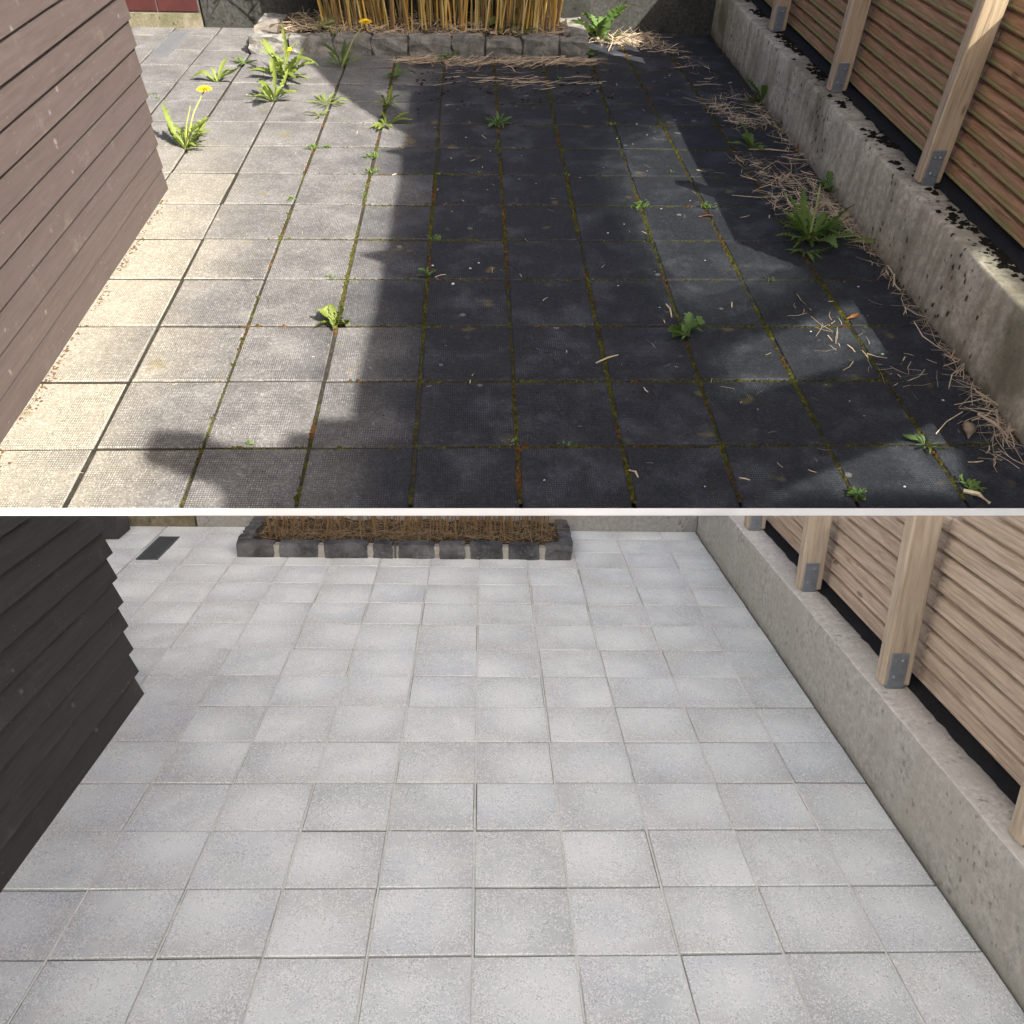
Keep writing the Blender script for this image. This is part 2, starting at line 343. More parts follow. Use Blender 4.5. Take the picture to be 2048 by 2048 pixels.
def box(bm, a, b, jit=0.0):
    vs = [bm.verts.new((x+R.uniform(-jit, jit), y+R.uniform(-jit, jit), z+R.uniform(-jit, jit))) for z in (a[2], b[2]) for y in (a[1], b[1]) for x in (a[0], b[0])]
    for f in ((0, 2, 3, 1), (4, 5, 7, 6), (0, 1, 5, 4), (1, 3, 7, 5), (3, 2, 6, 7), (2, 0, 4, 6)): bm.faces.new([vs[i] for i in f])
    return vs
def bevel(bm, w, seg=1):
    bmesh.ops.bevel(bm, geom=list(bm.edges), offset=w, segments=seg, affect='EDGES', profile=0.6, clamp_overlap=True)
def prism(bm, prof, y0, y1, lean=0.0, n=1, jit=0.0):
    """profile of (x, z) swept along y"""
    rows = []
    for i in range(n+1):
        y = y0+(y1-y0)*i/n
        rows.append([bm.verts.new((x+lean*z+R.uniform(-jit, jit), y, z+R.uniform(-jit, jit))) for x, z in prof])
    m = len(prof)
    for i in range(n):
        for j in range(m):
            bm.faces.new((rows[i][j], rows[i][(j+1) % m], rows[i+1][(j+1) % m], rows[i+1][j]))
    bm.faces.new(list(reversed(rows[0]))); bm.faces.new(rows[-1])
    bmesh.ops.recalc_face_normals(bm, faces=bm.faces)
    return rows
def tube(bm, pts, rad, n=6, cap=True):
    rings = []
    for i, p in enumerate(pts):
        p = Vector(p); d = (Vector(pts[min(i+1, len(pts)-1)])-Vector(pts[max(i-1, 0)])).normalized()
        a = d.orthogonal().normalized(); b = d.cross(a); r = rad[i] if isinstance(rad, (list, tuple)) else rad
        rings.append([bm.verts.new(p+a*math.cos(t)*r+b*math.sin(t)*r) for t in [2*math.pi*q/n for q in range(n)]])
    for i in range(len(rings)-1):
        for q in range(n): bm.faces.new((rings[i][q], rings[i][(q+1) % n], rings[i+1][(q+1) % n], rings[i+1][q]))
    if cap: bm.faces.new(list(reversed(rings[0]))); bm.faces.new(rings[-1])
# tops of everything in the lower yard stop along one raking line, just under the white divider
_C, _d0 = ray('B', 0, 1031.5); _d1 = ray('B', 2048, 1031.5)[1]
CUTN = _d1.cross(_d0).normalized()
if CUTN.z < 0: CUTN.negate()
def rake(bm):
    g = bmesh.ops.bisect_plane(bm, geom=list(bm.verts)+list(bm.edges)+list(bm.faces), plane_co=_C, plane_no=CUTN, clear_outer=True, dist=1e-6)
    ed = [e for e in g['geom_cut'] if isinstance(e, bmesh.types.BMEdge)]
    if ed: bmesh.ops.holes_fill(bm, edges=ed, sides=0)
    return len(bm.verts) > 3
def rake_z(x, y): return _C.z - (CUTN.x*(x-_C.x)+CUTN.y*(y-_C.y))/CUTN.z

# ------------------------------------------------------------------ ground
bm = bmesh.new(); box(bm, (-120, -120, -0.30), (120, 120, -0.12)); g = link(bm, 'ground', 'grass'); g['kind'] = 'structure'
# the bank that carries the upper yard
bm = bmesh.new()
prof = [(-9, -0.10), (9, -0.10)]
inv = MA.inverted()
top = [MA @ Vector(p) for p in ((-9, 3.12, -0.10), (9, 3.12, -0.10), (9, 22, -0.10), (-9, 22, -0.10))]
tv = [bm.verts.new(p) for p in top]; bv = [bm.verts.new((p.x, p.y, -0.2)) for p in top]
bm.faces.new(tv); bm.faces.new(list(reversed(bv)))
for i in range(4): bm.faces.new((tv[i], bv[i], bv[(i+1) % 4], tv[(i+1) % 4]))
bmesh.ops.recalc_face_normals(bm, faces=bm.faces)
g = link(bm, 'bank', 'grass'); g['kind'] = 'structure'

# ------------------------------------------------------------------ unseen white house, added left of the lower yard as a sunlight reflector
hs = thing('reflector_house', 'unseen white house front added left of the lower patio to bounce sunlight', 'house', 'B', (-2.5, -2, -0.15))
bm = bmesh.new(); box(bm, (-6.5, -8.0, -0.15), (-2.35, 2.3, 6.6)); link(bm, 'wall', 'white', 'B', (-2.5, -2, -0.15), hs)
for wy in (-6.2, -3.4, -0.6):
    for wz in (0.9, 3.9):
        bm = bmesh.new(); box(bm, (-2.349, wy, wz), (-2.30, wy+0.9, wz+1.1)); f = link(bm, 'window', 'white', 'B', (-2.33, wy, wz), hs)
        bm = bmesh.new(); box(bm, (-2.299, wy+0.07, wz+0.07), (-2.295, wy+0.83, wz+1.03)); link(bm, 'pane', 'black', 'B', (-2.3, wy, wz), f)
bm = bmesh.new(); prism(bm, [(-6.9, 6.61), (-2.1, 6.61), (-4.4, 8.4)], -8.2, 2.4); link(bm, 'roof', 'black', 'B', (-4.4, -2, 6.6), hs)

# ------------------------------------------------------------------ paving
def slab_mesh(corners, h, ch, groove=0.0):
    """corners: four (x, y) around the slab centre, near-left first, counter-clockwise; chamfered top, open bottom"""
    bm = bmesh.new()
    def ring(ins, z):
        out = []
        for x, y in corners:
            l = math.hypot(x, y); out.append(bm.verts.new((x-math.copysign(ins, x), y-math.copysign(ins, y), z)))
        return out
    rs = [ring(0, -h), ring(0, -ch), ring(ch, 0.0)]
    if groove: rs += [ring(ch*2.2, 0.0), ring(ch*2.7, -groove), ring(ch*3.6, -groove*0.3)]
    for a, b in zip(rs, rs[1:]):
        for i in range(4): bm.faces.new((a[i], a[(i+1) % 4], b[(i+1) % 4], b[i]))
    bm.faces.new(rs[-1])
    return bm
def paving(k, cols, rows, gap, h, ch, mat, bed, skip, name, groove, tilt):
    xs0, xs1 = cols[0](rows[0])-1e-3, cols[-1](rows[0])+1e-3
    bm = bmesh.new(); nx, ny = 40, 60
    x0, x1, y0, y1 = min(c(rows[0]) for c in cols), max(c(rows[0]) for c in cols)+0.02, rows[0], rows[-1]
    grid = [[bm.verts.new((x0+(x1-x0)*i/nx, y0+(y1-y0)*j/ny, -(0.0085 if k == 'A' else 0.0055)-R.uniform(0, 0.002))) for i in range(nx+1)] for j in range(ny+1)]
    for j in range(ny):
        for i in range(nx): bm.faces.new((grid[j][i], grid[j][i+1], grid[j+1][i+1], grid[j+1][i]))
    root = link(bm, name, bed, k); root['kind'] = 'structure'
    for j in range(len(rows)-1):
        for i in range(len(cols)-1):
            ya, yb = rows[j], rows[j+1]
            q = [(cols[i](ya), ya), (cols[i+1](ya), ya), (cols[i+1](yb), yb), (cols[i](yb), yb)]
            if k == 'A' and j == 0: q[0] = (q[0][0], near_edge(q[0][0])-0.006); q[1] = (q[1][0], near_edge(q[1][0])-0.006)
            cx, cy = sum(p[0] for p in q)/4, sum(p[1] for p in q)/4
            if skip(cx, cy, q): continue
            g2 = gap*R.uniform(0.75, 1.3)/2; jx, jy = R.uniform(-1, 1)*gap*0.25, R.uniform(-1, 1)*gap*0.25; a = R.uniform(-1, 1)*gap*0.012/0.02
            cs = []
            for x, y in q:
                x -= cx; y -= cy
                x -= math.copysign(g2, x); y -= math.copysign(g2, y)
                cs.append((x-a*0.2*y+jx, y+a*0.2*x+jy))
            bm = slab_mesh(cs, h, ch*R.uniform(0.8, 1.3), groove)
            tx, ty, dz = R.gauss(0, tilt), R.gauss(0, tilt), R.gauss(0, tilt*0.12)
            for v in bm.verts: v.co.z += tx*v.co.x+ty*v.co.y+dz
            bmesh.ops.translate(bm, verts=bm.verts, vec=(cx, cy, 0))
            link(bm, 'slab', mat, k, (cx, cy, 0), root)
    return root
pL, pR = gnd('A', 0, 1016.8), gnd('A', 2048, 1016.8)
def near_edge(x): return pL.y+(x-pL.x)*(pR.y-pL.y)/(pR.x-pL.x)
def line(a, s): return lambda y: a+s*y
uA = U['A']
cA = [line(-2.062-uA*6, 0.0), line(-2.062-uA*5, 0.0), line(-2.062-uA*4, 0.0), line(-2.062-uA*3, -0.002), line(-2.062-uA*2, -0.002), line(-2.062-uA, -0.002)] + [line(a*1.14, s) for a, s in
     ((-1.809, -.0018), (-1.311, -.0003), (-.804, -.0021), (-.304, -.0025), (.180, .0006), (.688, -.0001), (1.163, .0036), (1.745, -.0157), (2.258, -.0186))] + [line(3.05, 0.0)]
rA = [3.06] + [v*1.14 for v in (3.082, 3.631, 4.178, 4.728, 5.276, 5.828, 6.378, 6.936, 7.493, 8.037, 8.536, 9.073)] + [10.95, 11.55, 11.98]
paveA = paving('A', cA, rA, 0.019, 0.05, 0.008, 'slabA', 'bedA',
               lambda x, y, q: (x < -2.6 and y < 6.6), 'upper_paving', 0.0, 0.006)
uB = U['B']
cB = [line(-.887-uB*4, .0), line(-.887-uB*3, .0), line(-.887-uB*2, .001), line(-.887-uB, .002)] + [line(a, s) for a, s in
     ((-.887, .0043), (-.657, -.0027), (-.436, -.0035), (-.226, .0007), (-.006, .0005), (.212, .0011), (.429, .0022), (.650, .0048), (.864, .0102))] + [line(1.0885, 0.0)]
rB = [0.76, 0.95, 1.139, 1.328, 1.517, 1.708, 1.895, 2.085, 2.273, 2.461, 2.647, 2.841, 3.028, 3.215, 3.403, 3.59, 3.775, 3.885]
paveB = paving('B', cB, rB, 0.0056, 0.03, 0.0014, 'slabB', 'bedB', lambda x, y, q: (x < -1.1 and y < 2.2), 'lower_paving', 0.0, 0.004)

# ------------------------------------------------------------------ white divider between the two views, built as a solid strip
pL, pR = gnd('A', 0, 1016.8), gnd('A', 2048, 1016.8); dx = (pR-pL)
bm = bmesh.new()
e0, e1 = pL-dx*0.35, pR+dx*0.35
def strip_pt(p, dy, z): return Vector((p.x, p.y+dy, z))
prof = [(-0.034, -0.090), (-0.034, -0.026), (-0.030, -0.018), (-0.003, 0.004), (0.0, -0.090)]
ra = [bm.verts.new(strip_pt(e0, a, z)) for a, z in prof]; rb = [bm.verts.new(strip_pt(e1, a, z)) for a, z in prof]
for i in range(5): bm.faces.new((ra[i], ra[(i+1) % 5], rb[(i+1) % 5], rb[i]))
bm.faces.new(ra); bm.faces.new(list(reversed(rb))); bmesh.ops.recalc_face_normals(bm, faces=bm.faces)
tag(link(bm, 'divider_strip', 'white', 'A', (0, 3.0, -0.055)), 'long thin white divider bar added between the dirty upper and clean lower views', 'edging')

# ------------------------------------------------------------------ retaining walls on the right
def wall(k, X, Xo, h, y0, y1, mat, jit, step, origin, label, cut=False, rough_top=0.0, topmat=None):
    n = int((y1-y0)/step); bm = bmesh.new(); rows = []
    r = 0.016*h/0.55
    for i in range(n+1):
        y = y0+(y1-y0)*i/n
        nz = noise.noise(Vector((y*3.1/h*0.55, 3.3, 0.7)))*rough_top; n2 = noise.noise(Vector((y*11/h*0.55, 7.7, 1.7)))*rough_top
        pts = [(X, -0.1), (X+jit*R.uniform(-1, 1)*0.3, h*0.25), (X+jit*R.uniform(-1, 1)*0.4, h*0.6), (X+jit*R.uniform(-1, 1)*0.4+0.3*n2, h-r*1.3+n2), (X+r*0.7+n2*0.8, h-r*0.2+nz*0.5),
               (X+r*1.8, h+nz*0.3), ((X+Xo)/2, h+jit*R.uniform(-1, 1)*0.3), (Xo-r*0.6+n2*1.2, h), (Xo+n2*1.6, h-r), (Xo, -0.1)]
        rows.append([bm.verts.new((a, y, b)) for a, b in pts])
    m = len(rows[0])
    for i in range(n):
        for j in range(m):
            f = bm.faces.new((rows[i][j], rows[i][(j+1) % m], rows[i+1][(j+1) % m], rows[i+1][j]))
            if topmat and j in (4, 5, 6, 7): f.material_index = 1
    bm.faces.new(rows[0]); bm.faces.new(rows[-1]); bmesh.ops.recalc_face_normals(bm, faces=bm.faces)
    if cut: rake(bm)
    o = link(bm, 'retaining_wall', [mat]+([topmat] if topmat else []), k, origin, None, True); return tag(o, label, 'wall')
XA, XAo, HA = 3.046, 3.275, 0.552
wA = wall('A', XA, XAo, HA, 3.10, 12.0, 'wallA', 0.006, 0.07, (3.15, 7, 0), 'pitted stained low concrete wall with black moss beside the dark dirty patio', rough_top=0.016)
XB, XBo, HB = 1.094, 1.202, 0.256
wB = wall('B', XB, XBo, HB, 0.7, 3.885, 'wallB', 0.0015, 0.03, (1.15, 2.3, 0), 'clean grey low concrete wall with pale top beside the washed patio', True, 0.0035, 'topB')
# dark membrane lying behind each wall top, below the fence
def membrane(k, x0, x1, z0, z1, y0, y1, label, cut, js):
    bm = bmesh.new(); n = int((y1-y0)/js); rows = []
    for i in range(n+1):
        y = y0+(y1-y0)*i/n; j = R.uniform(-1, 1)*js*0.14
        rows.append([bm.verts.new(p) for p in ((x0+j, y, z0), (x0+j, y, z1+abs(j)*0.3), (x1, y, z1+0.4*js), (x1, y, z0))])
    for i in range(n):
        for j in range(4): bm.faces.new((rows[i][j], rows[i][(j+1) % 4], rows[i+1][(j+1) % 4], rows[i+1][j]))
    bm.faces.new(rows[0]); bm.faces.new(rows[-1]); bmesh.ops.recalc_face_normals(bm, faces=bm.faces)
    if cut: rake(bm)
    return tag(link(bm, 'membrane_strip', 'black', k, ((x0+x1)/2, (y0+y1)/2, z0)), label, 'membrane')
membrane('A', XAo-0.02, 3.52, 0.0, HA+0.004, 3.10, 12.0, 'ragged black membrane strip between the mossy wall and its fence', False, 0.09)
membrane('B', XBo-0.006, 1.30, 0.0, HB+0.002, 0.7, 3.885, 'black membrane strip between the clean wall and its fence', True, 0.03)

# ------------------------------------------------------------------ fences
def fence(k, posts, px, pw, pd, hw, sx, z0, pitch, nsl, ptop, ends, sm, pm, label, cut, s):
    root = thing('timber_fence', label, 'fence', k, (px[0], posts[0], hw))
    for i in range(len(ends)-1):
        ya, yb = ends[i], ends[i+1]
        for q in range(nsl):
            zb = z0+q*pitch
            d = 0.05*s
            prof = [(sx+d*0.95, zb+pitch*0.02), (sx+d*0.30, zb+pitch*0.05), (sx+d*0.04, zb+pitch*0.10), (sx, zb+pitch*0.17), (sx+d*0.10, zb+pitch*0.27), (sx+d*0.16, zb+pitch*0.30), (sx+d*0.12, zb+pitch*0.36), (sx+d*0.22, zb+pitch*0.72), (sx+d*0.45, zb+pitch*0.79), (sx+d*0.95, zb+pitch*0.83), (sx+d*1.3, zb+pitch*0.83), (sx+d*1.3, zb+pitch*0.02)]
            bm = bmesh.new(); o = R.uniform(-1, 1)*0.004*s
            rows = prism(bm, [(a+o, b) for a, b in prof], ya+0.004*s, yb-0.004*s)
            if cut and not rake(bm): bm.free(); continue
            link(bm, 'slat', sm, k, (sx, (ya+yb)/2, zb), root)
        bm = bmesh.new(); box(bm, (sx+0.05*s*1.02, ya+0.006*s, z0-0.012*s), (sx+0.05*s*1.9, yb-0.006*s, z0+nsl*pitch))   # backing board seen dark in the grooves
        if (not cut) or rake(bm): link(bm, 'backing', sm, k, (sx, (ya+yb)/2, z0), root)
        else: bm.free()
    for y in posts:
        bm = bmesh.new(); box(bm, (px[0], y, hw+0.012*s), (px[1], y+pd, ptop)); bevel(bm, 0.010*s, 1)
        if cut: rake(bm)
        po = link(bm, 'post', pm, k, (px[0], y, hw), root)
        w = px[1]-px[0]; xa = px[0]+w*0.13; xb = px[0]+w*0.74; t = 0.012*s
        bm = bmesh.new(); box(bm, (xa, y-t, hw+0.010*s), (xb, y-0.0005, hw+0.245*s)); bevel(bm, 0.004*s)
        box(bm, (xa+0.004*s, y-t*0.5, hw-0.002), (xb-0.004*s, y+pd*0.5, hw+0.010*s))
        for bx_, bz in ((0.35, 0.085), (0.70, 0.195), (0.3, 0.195), (0.72, 0.075)):
            c = Vector((xa+(xb-xa)*bx_, y-t, hw+bz*s)); rr = (0.014 if bx_ in (0.35, 0.70) else 0.007)*s
            tube(bm, [c+Vector((0, 0.002, 0)), c-Vector((0, 0.005*s, 0)), c-Vector((0, 0.011*s, 0))], [rr, rr*0.95, rr*0.45], 8)
        if cut: rake(bm)
        if len(bm.verts) > 3: link(bm, 'bracket', 'steel', k, (xa, y, hw), po)
        else: bm.free()
    return root
fence('A', [5.742, 7.775, 9.765], (3.125, 3.288), 0.163, 0.10, HA, 3.35, 0.592, 0.104, 11, 1.76, [4.66, 5.83, 7.86, 9.85, 11.9], 'slatA', 'postA',
      'reddish slatted timber fence with greenish edges above the mossy wall', False, 1.0)
fence('B', [1.345, 1.972, 2.611, 3.222], (1.120, 1.200), 0.08, 0.045, HB, 1.232, 0.268, 0.0548, 15, 1.1, [0.72, 1.37, 2.0, 2.64, 3.245, 3.88], 'slatB', 'postB',
      'pale brown clean slatted timber fence above the washed wall', True, 0.45)

# ------------------------------------------------------------------ sheds
def shed(k, xb, lean, y0, y1, pitch, n, depth, mat, label, cut, s):
    root = thing('timber_shed', label, 'shed', k, (xb-depth/2, (y0+y1)/2, 0))
    for q in range(n):
        zb = q*pitch+0.004*s
        z1 = zb+pitch*1.12
        d = 0.026*s if k == 'A' else 0.066*s
        prof = [(xb-d*0.75, zb), (xb, zb), (xb+0.0, zb+0.006*s), (xb-d, z1), (xb-d*1.75, z1)]
        bm = bmesh.new(); j = R.uniform(-1, 1)*0.006*s; dy = R.uniform(-1, 1)*0.006*s
        prism(bm, [(a+j*0.4, b) for a, b in prof], y0, y1+dy, lean, 6, 0.0011*s)
        if cut and not rake(bm): bm.free(); continue
        link(bm, 'board', mat, k, (xb, (y0+y1)/2, zb), root)
        bm = bmesh.new()   # the end wall's own boards, lapped round the corner
        d2 = d*0.7
        pr = [(-d2*0.75, zb), (0, zb), (-d2, z1), (-d2*1.75, z1)]
        vs = [[bm.verts.new((x+lean*z, y1-0.035*s+a, z)) for a, z in pr] for x in (xb-depth, xb-d*1.3)]
        for i in range(4): bm.faces.new((vs[0][i], vs[0][(i+1) % 4], vs[1][(i+1) % 4], vs[1][i]))
        bm.faces.new(vs[0]); bm.faces.new(vs[1]); bmesh.ops.recalc_face_normals(bm, faces=bm.faces)
        if cut and not rake(bm): bm.free(); continue
        link(bm, 'board', mat, k, (xb-depth/2, y1, zb), root)
    bm = bmesh.new(); box(bm, (xb-depth, y0+0.01, 0), (xb-0.09*s, y1-0.10*s, n*pitch))
    for v in bm.verts: v.co.x += lean*v.co.z
    if cut: rake(bm)
    link(bm, 'core', mat, k, (xb-depth/2, (y0+y1)/2, 0), root)
    return root
shed('A', -2.572, 0.052, 2.9, 6.92, 0.1785, 15, 1.6, 'shedA', 'sunlit brown lapped-board timber shed beside the weedy patio', False, 1.0)
shed('B', -1.069, -0.072, 0.5, 2.338, 0.0808, 16, 0.8, 'shedB', 'almost black lapped-board timber shed beside the clean pale patio', True, 0.45)
# dark timber box for the unidentified dark part beyond the lower shed
bm = bmesh.new(); p = gnd('B', 238, 1080); box(bm, (p.x-0.45, p.y, 0), (p.x, p.y+0.14, 0.5)); bevel(bm, 0.006); rake(bm)
tag(link(bm, 'dark_timber_box', 'shedB', 'B', (p.x-0.2, p.y, 0)), 'low black timber box half hidden behind the dark shed corner', 'bin')
# orange tub on the upper shed side
# ------------------------------------------------------------------ back walls, plinths, bricks
def backwall(k, x0, x1, y, h, th, mat, label, cut, s):
    bm = bmesh.new(); nx = 40; nz = 6
    fr = [[bm.verts.new((x0+(x1-x0)*i/nx, y+R.uniform(-1, 1)*0.006*s, -0.05*s+(h+0.05*s)*j/nz)) for i in range(nx+1)] for j in range(nz+1)]
    bk = [bm.verts.new(p) for p in ((x0, y+th, -0.05*s), (x1, y+th, -0.05*s), (x1, y+th, h), (x0, y+th, h))]
    for j in range(nz):
        for i in range(nx): bm.faces.new((fr[j][i], fr[j][i+1], fr[j+1][i+1], fr[j+1][i]))
    bm.faces.new(bk); bm.faces.new([fr[0][i] for i in range(nx+1)]+[bk[1], bk[0]]); bm.faces.new([fr[nz][i] for i in range(nx+1)]+[bk[2], bk[3]])
    bm.faces.new([fr[j][0] for j in range(nz+1)]+[bk[3], bk[0]]); bm.faces.new([fr[j][nx] for j in range(nz+1)]+[bk[2], bk[1]])
    bmesh.ops.recalc_face_normals(bm, faces=bm.faces)
    if cut: rake(bm)
    return tag(link(bm, 'back_wall', mat, k, ((x0+x1)/2, y, 0), None, False), label, 'wall')
backwall('A', -3.42, 3.06, 11.93, 1.25, 0.3, 'backA', 'dark damp concrete wall behind the golden bamboo', False, 1.0)
backwall('B', -1.40, 1.10, 3.885, 0.4, 0.05, 'backB', 'light grey concrete wall behind the cut brown stalks', True, 0.45)
def brickwork(k, x0, x1, y, zp, bw, bh, jt, rows, th, label, cut):
    root = thing('brick_wall', label, 'wall', k, ((x0+x1)/2, y, 0))
    bm = bmesh.new(); prism(bm, [(0, 0), (0, 0)][:0] or [(x0, -0.02), (x1, -0.02), (x1, zp), (x0, zp)], y-0.02*bw/0.6, y+th)
    for v in bm.verts: v.co.y += R.uniform(-1, 1)*0.01*bw
    if cut: rake(bm)
    link(bm, 'plinth', 'plinth', k, ((x0+x1)/2, y, 0), root)
    bm = bmesh.new(); box(bm, (x0, y+0.012*bw/0.6, zp), (x1, y+th, zp+rows*(bh+jt)))
    if (not cut) or rake(bm): link(bm, 'mortar_bed', 'mortarA', k, ((x0+x1)/2, y, zp), root)
    else: bm.free()
    for r in range(rows):
        x = x0-(bw*0.5 if r % 2 else 0)
        while x < x1-0.05*bw:
            a, b = max(x, x0), min(x+bw, x1)
            bm = bmesh.new(); box(bm, (a, y, zp+r*(bh+jt)+jt), (b-jt, y+th*0.8, zp+(r+1)*(bh+jt))); bevel(bm, jt*0.25)
            if cut and not rake(bm): bm.free()
            else: link(bm, 'brick', 'brick', k, ((a+b)/2, y, zp+r*(bh+jt)), root)
            x += bw
brickwork('A', -5.2, -3.45, 11.93, 0.155, 0.62, 0.185, 0.018, 5, 0.3, 'dark red glazed brick wall on a crumbling pale plinth, sunlit corner', False)
brickwork('B', -2.1, -1.41, 3.885, 0.060, 0.24, 0.070, 0.007, 3, 0.05, 'narrow red brick wall on a crumbling plinth behind the clean patio', True)

# ------------------------------------------------------------------ drain grates
def drain(k, x0, x1, y0, y1, mat, label, s):
    root = thing('drain_grate', label, 'drain', k, ((x0+x1)/2, (y0+y1)/2, 0))
    z = 0.006*s
    bm = bmesh.new(); w = 0.022*s
    box(bm, (x0, y0, -0.01*s), (x0+w, y1, z*2)); box(bm, (x1-w, y0, -0.01*s), (x1, y1, z*2)); box(bm, (x0+w, y0, -0.01*s), (x1-w, y0+w, z*2-0.0004)); box(bm, (x0+w, y1-w, -0.01*s), (x1-w, y1, z*2-0.0004))
    link(bm, 'frame', mat, k, (x0, y0, 0), root)
    bm = bmesh.new(); box(bm, (x0+w, y0+w, -0.012*s), (x1-w, y1-w, z*0.4)); link(bm, 'channel', 'black', k, (x0, y0, 0), root)
    n = 22; me = None
    for i in range(n):
        y = y0+w+(y1-y0-2*w)*(i+0.5)/n
        bm = bmesh.new(); box(bm, (x0+w, y-(y1-y0)/n*0.27, 0), (x1-w, y+(y1-y0)/n*0.27, z*1.8)); link(bm, 'bar', mat, k, ((x0+x1)/2, y, 0), root)
drain('A', -3.77, -3.56, 10.66, 11.68, 'grate', 'worn steel drain grate sunk in the sunlit dirty slabs', 1.0)
drain('B', -1.53, -1.435, 3.45, 3.73, 'grateB', 'dark slotted drain grate set in the clean pale slabs', 0.45)

# ------------------------------------------------------------------ stone planters
def stone(a, b, jit):
    bm = bmesh.new(); bmesh.ops.create_cube(bm, size=1.0)
    bmesh.ops.subdivide_edges(bm, edges=bm.edges[:], cuts=2, use_grid_fill=True)
    c = [(a[i]+b[i])/2 for i in range(3)]; d = [b[i]-a[i] for i in range(3)]; o = Vector((R.random()*50, R.random()*50, 3))
    for v in bm.verts:
        p = v.co.copy(); f = 1-0.10*max(0, (abs(p.x)+abs(p.y)+abs(p.z)-0.85))
        n = noise.noise_vector(p*3.1+o)*jit
        v.co = Vector((c[0]+p.x*d[0]*f+n.x, c[1]+p.y*d[1]*f+n.y, c[2]+p.z*d[2]*f+n.z))
    return bm
def planter(k, xs, y, yb, dep, h, jit, smat, mmat, label, gapf, soilz, cut):
    root = thing('stone_planter', label, 'planter', k, ((xs[0]+xs[-1])/2, y, 0))
    for a, b in zip(xs, xs[1:]):
        g_ = gapf*R.uniform(0.6, 1.4)/2; hh = h*R.uniform(0.92, 1.06)
        link(stone((a+g_, y+R.uniform(0, 1)*jit, -h*0.1), (b-g_, y+dep*R.uniform(0.9, 1.05), hh), jit), 'stone', smat, k, ((a+b)/2, y, 0), root)
    sides = [(xs[0], xs[0]+dep), (xs[-1]-dep, xs[-1])]
    n = max(2, int((yb-y-dep)/(dep*1.25)))
    for xa, xb in sides:
        for i in range(n):
            ya = y+dep+(yb-y-dep)*i/n; y2 = y+dep+(yb-y-dep)*(i+1)/n
            bm = stone((xa, ya+gapf/2, -h*0.1), (xb, y2-gapf/2, h*R.uniform(0.92, 1.06)), jit)
            if cut and not rake(bm): bm.free(); continue
            link(bm, 'stone', smat, k, ((xa+xb)/2, ya, 0), root)
    bm = bmesh.new(); q = 0.16*dep
    box(bm, (xs[0]+q, y+q*1.1, 0), (xs[-1]-q, y+dep*0.8, h*0.82)); box(bm, (xs[0]+q, y+dep*0.8, 0), (xs[0]+dep*0.8, yb-0.01, h*0.8)); box(bm, (xs[-1]-dep*0.8, y+dep*0.8, 0), (xs[-1]-q, yb-0.01, h*0.8))
    link(bm, 'mortar', mmat, k, ((xs[0]+xs[-1])/2, y, 0), root)
    bm = bmesh.new(); x0, x1, y0, y1 = xs[0]+dep*0.7, xs[-1]-dep*0.7, y+dep*0.7, yb-0.004; nx, ny = 40, 8
    gr = [[bm.verts.new((x0+(x1-x0)*i/nx, y0+(y1-y0)*j/ny, soilz+jit*R.uniform(-1, 1)*1.5)) for i in range(nx+1)] for j in range(ny+1)]
    for j in range(ny):
        for i in range(nx): bm.faces.new((gr[j][i], gr[j][i+1], gr[j+1][i+1], gr[j+1][i]))
    link(bm, 'soil', 'soil', k, ((xs[0]+xs[-1])/2, y, 0), root)
    return root
xA = [gnd('A', x, 112).x for x in (496, 578, 668, 745, 817, 905, 970, 1043, 1118, 1176)]
planter('A', xA, 10.77, 11.9, 0.30, 0.19, 0.032, 'stoneA', 'mortarA', 'weathered grey cobble planter edging holding the golden bamboo', 0.014, 0.17, False)
xBs = [gnd('B', 1.0*x, 1117).x for x in (467, 552, 642, 643+98, 643+146+3, 600+.3623*525, 600+.3623*755, 600+.3623*925, 600+.3623*1132, 600+.3623*1335, 1147)]
xBs = sorted(xBs)
planter('B', xBs, 3.489, 3.875, 0.062, 0.070, 0.0065, 'stoneB', 'mortar', 'dark cobble planter edging with pale mortar joints on the clean patio', 0.017, 0.052, True)

# ------------------------------------------------------------------ bamboo
def cane_mesh(n, L, r, bend, leaves):
    bm = bmesh.new(); seg = 9; pts = []
    a = R.uniform(0, 6.28)
    for i in range(seg+1):
        t = i/seg; pts.append((bend*t*t*math.cos(a), bend*t*t*math.sin(a), L*t))
    rad = [r*(1.0-0.45*i/seg)*(1.12 if i % 2 else 1.0) for i in range(seg+1)]
    tube(bm, pts, rad, 5)
    for _ in range(leaves):
        t = R.uniform(0.55, 1.0); i = int(t*seg); p = Vector(pts[min(i, seg)]); d = Vector((R.uniform(-1, 1), R.uniform(-1, 1), R.uniform(-0.5, 0.4))).normalized()
        s = d.orthogonal().normalized()*0.014; l = R.uniform(0.16, 0.28)
        q = [bm.verts.new(v) for v in (p, p+d*l*0.4+s, p+d*l+Vector((0, 0, -0.04)), p+d*l*0.4-s)]
        f = bm.faces.new(q); f.material_index = 1
    me = bpy.data.meshes.new('cane'); bm.to_mesh(me); bm.free(); return me
bam = thing('bamboo_clump', 'dense clump of thin golden bamboo canes in the weathered planter', 'bamboo', 'A', (-0.4, 11.35, 0.17))
cms = []
for i in range(12):
    me = cane_mesh(i, R.uniform(1.5, 2.0), R.uniform(0.007, 0.014), R.uniform(0.05, 0.5), 14); me.materials.append(MT[('cane', 'caneP', 'caneD', 'cane')[i % 4]]); me.materials.append(MT['bleaf']); cms.append(me)
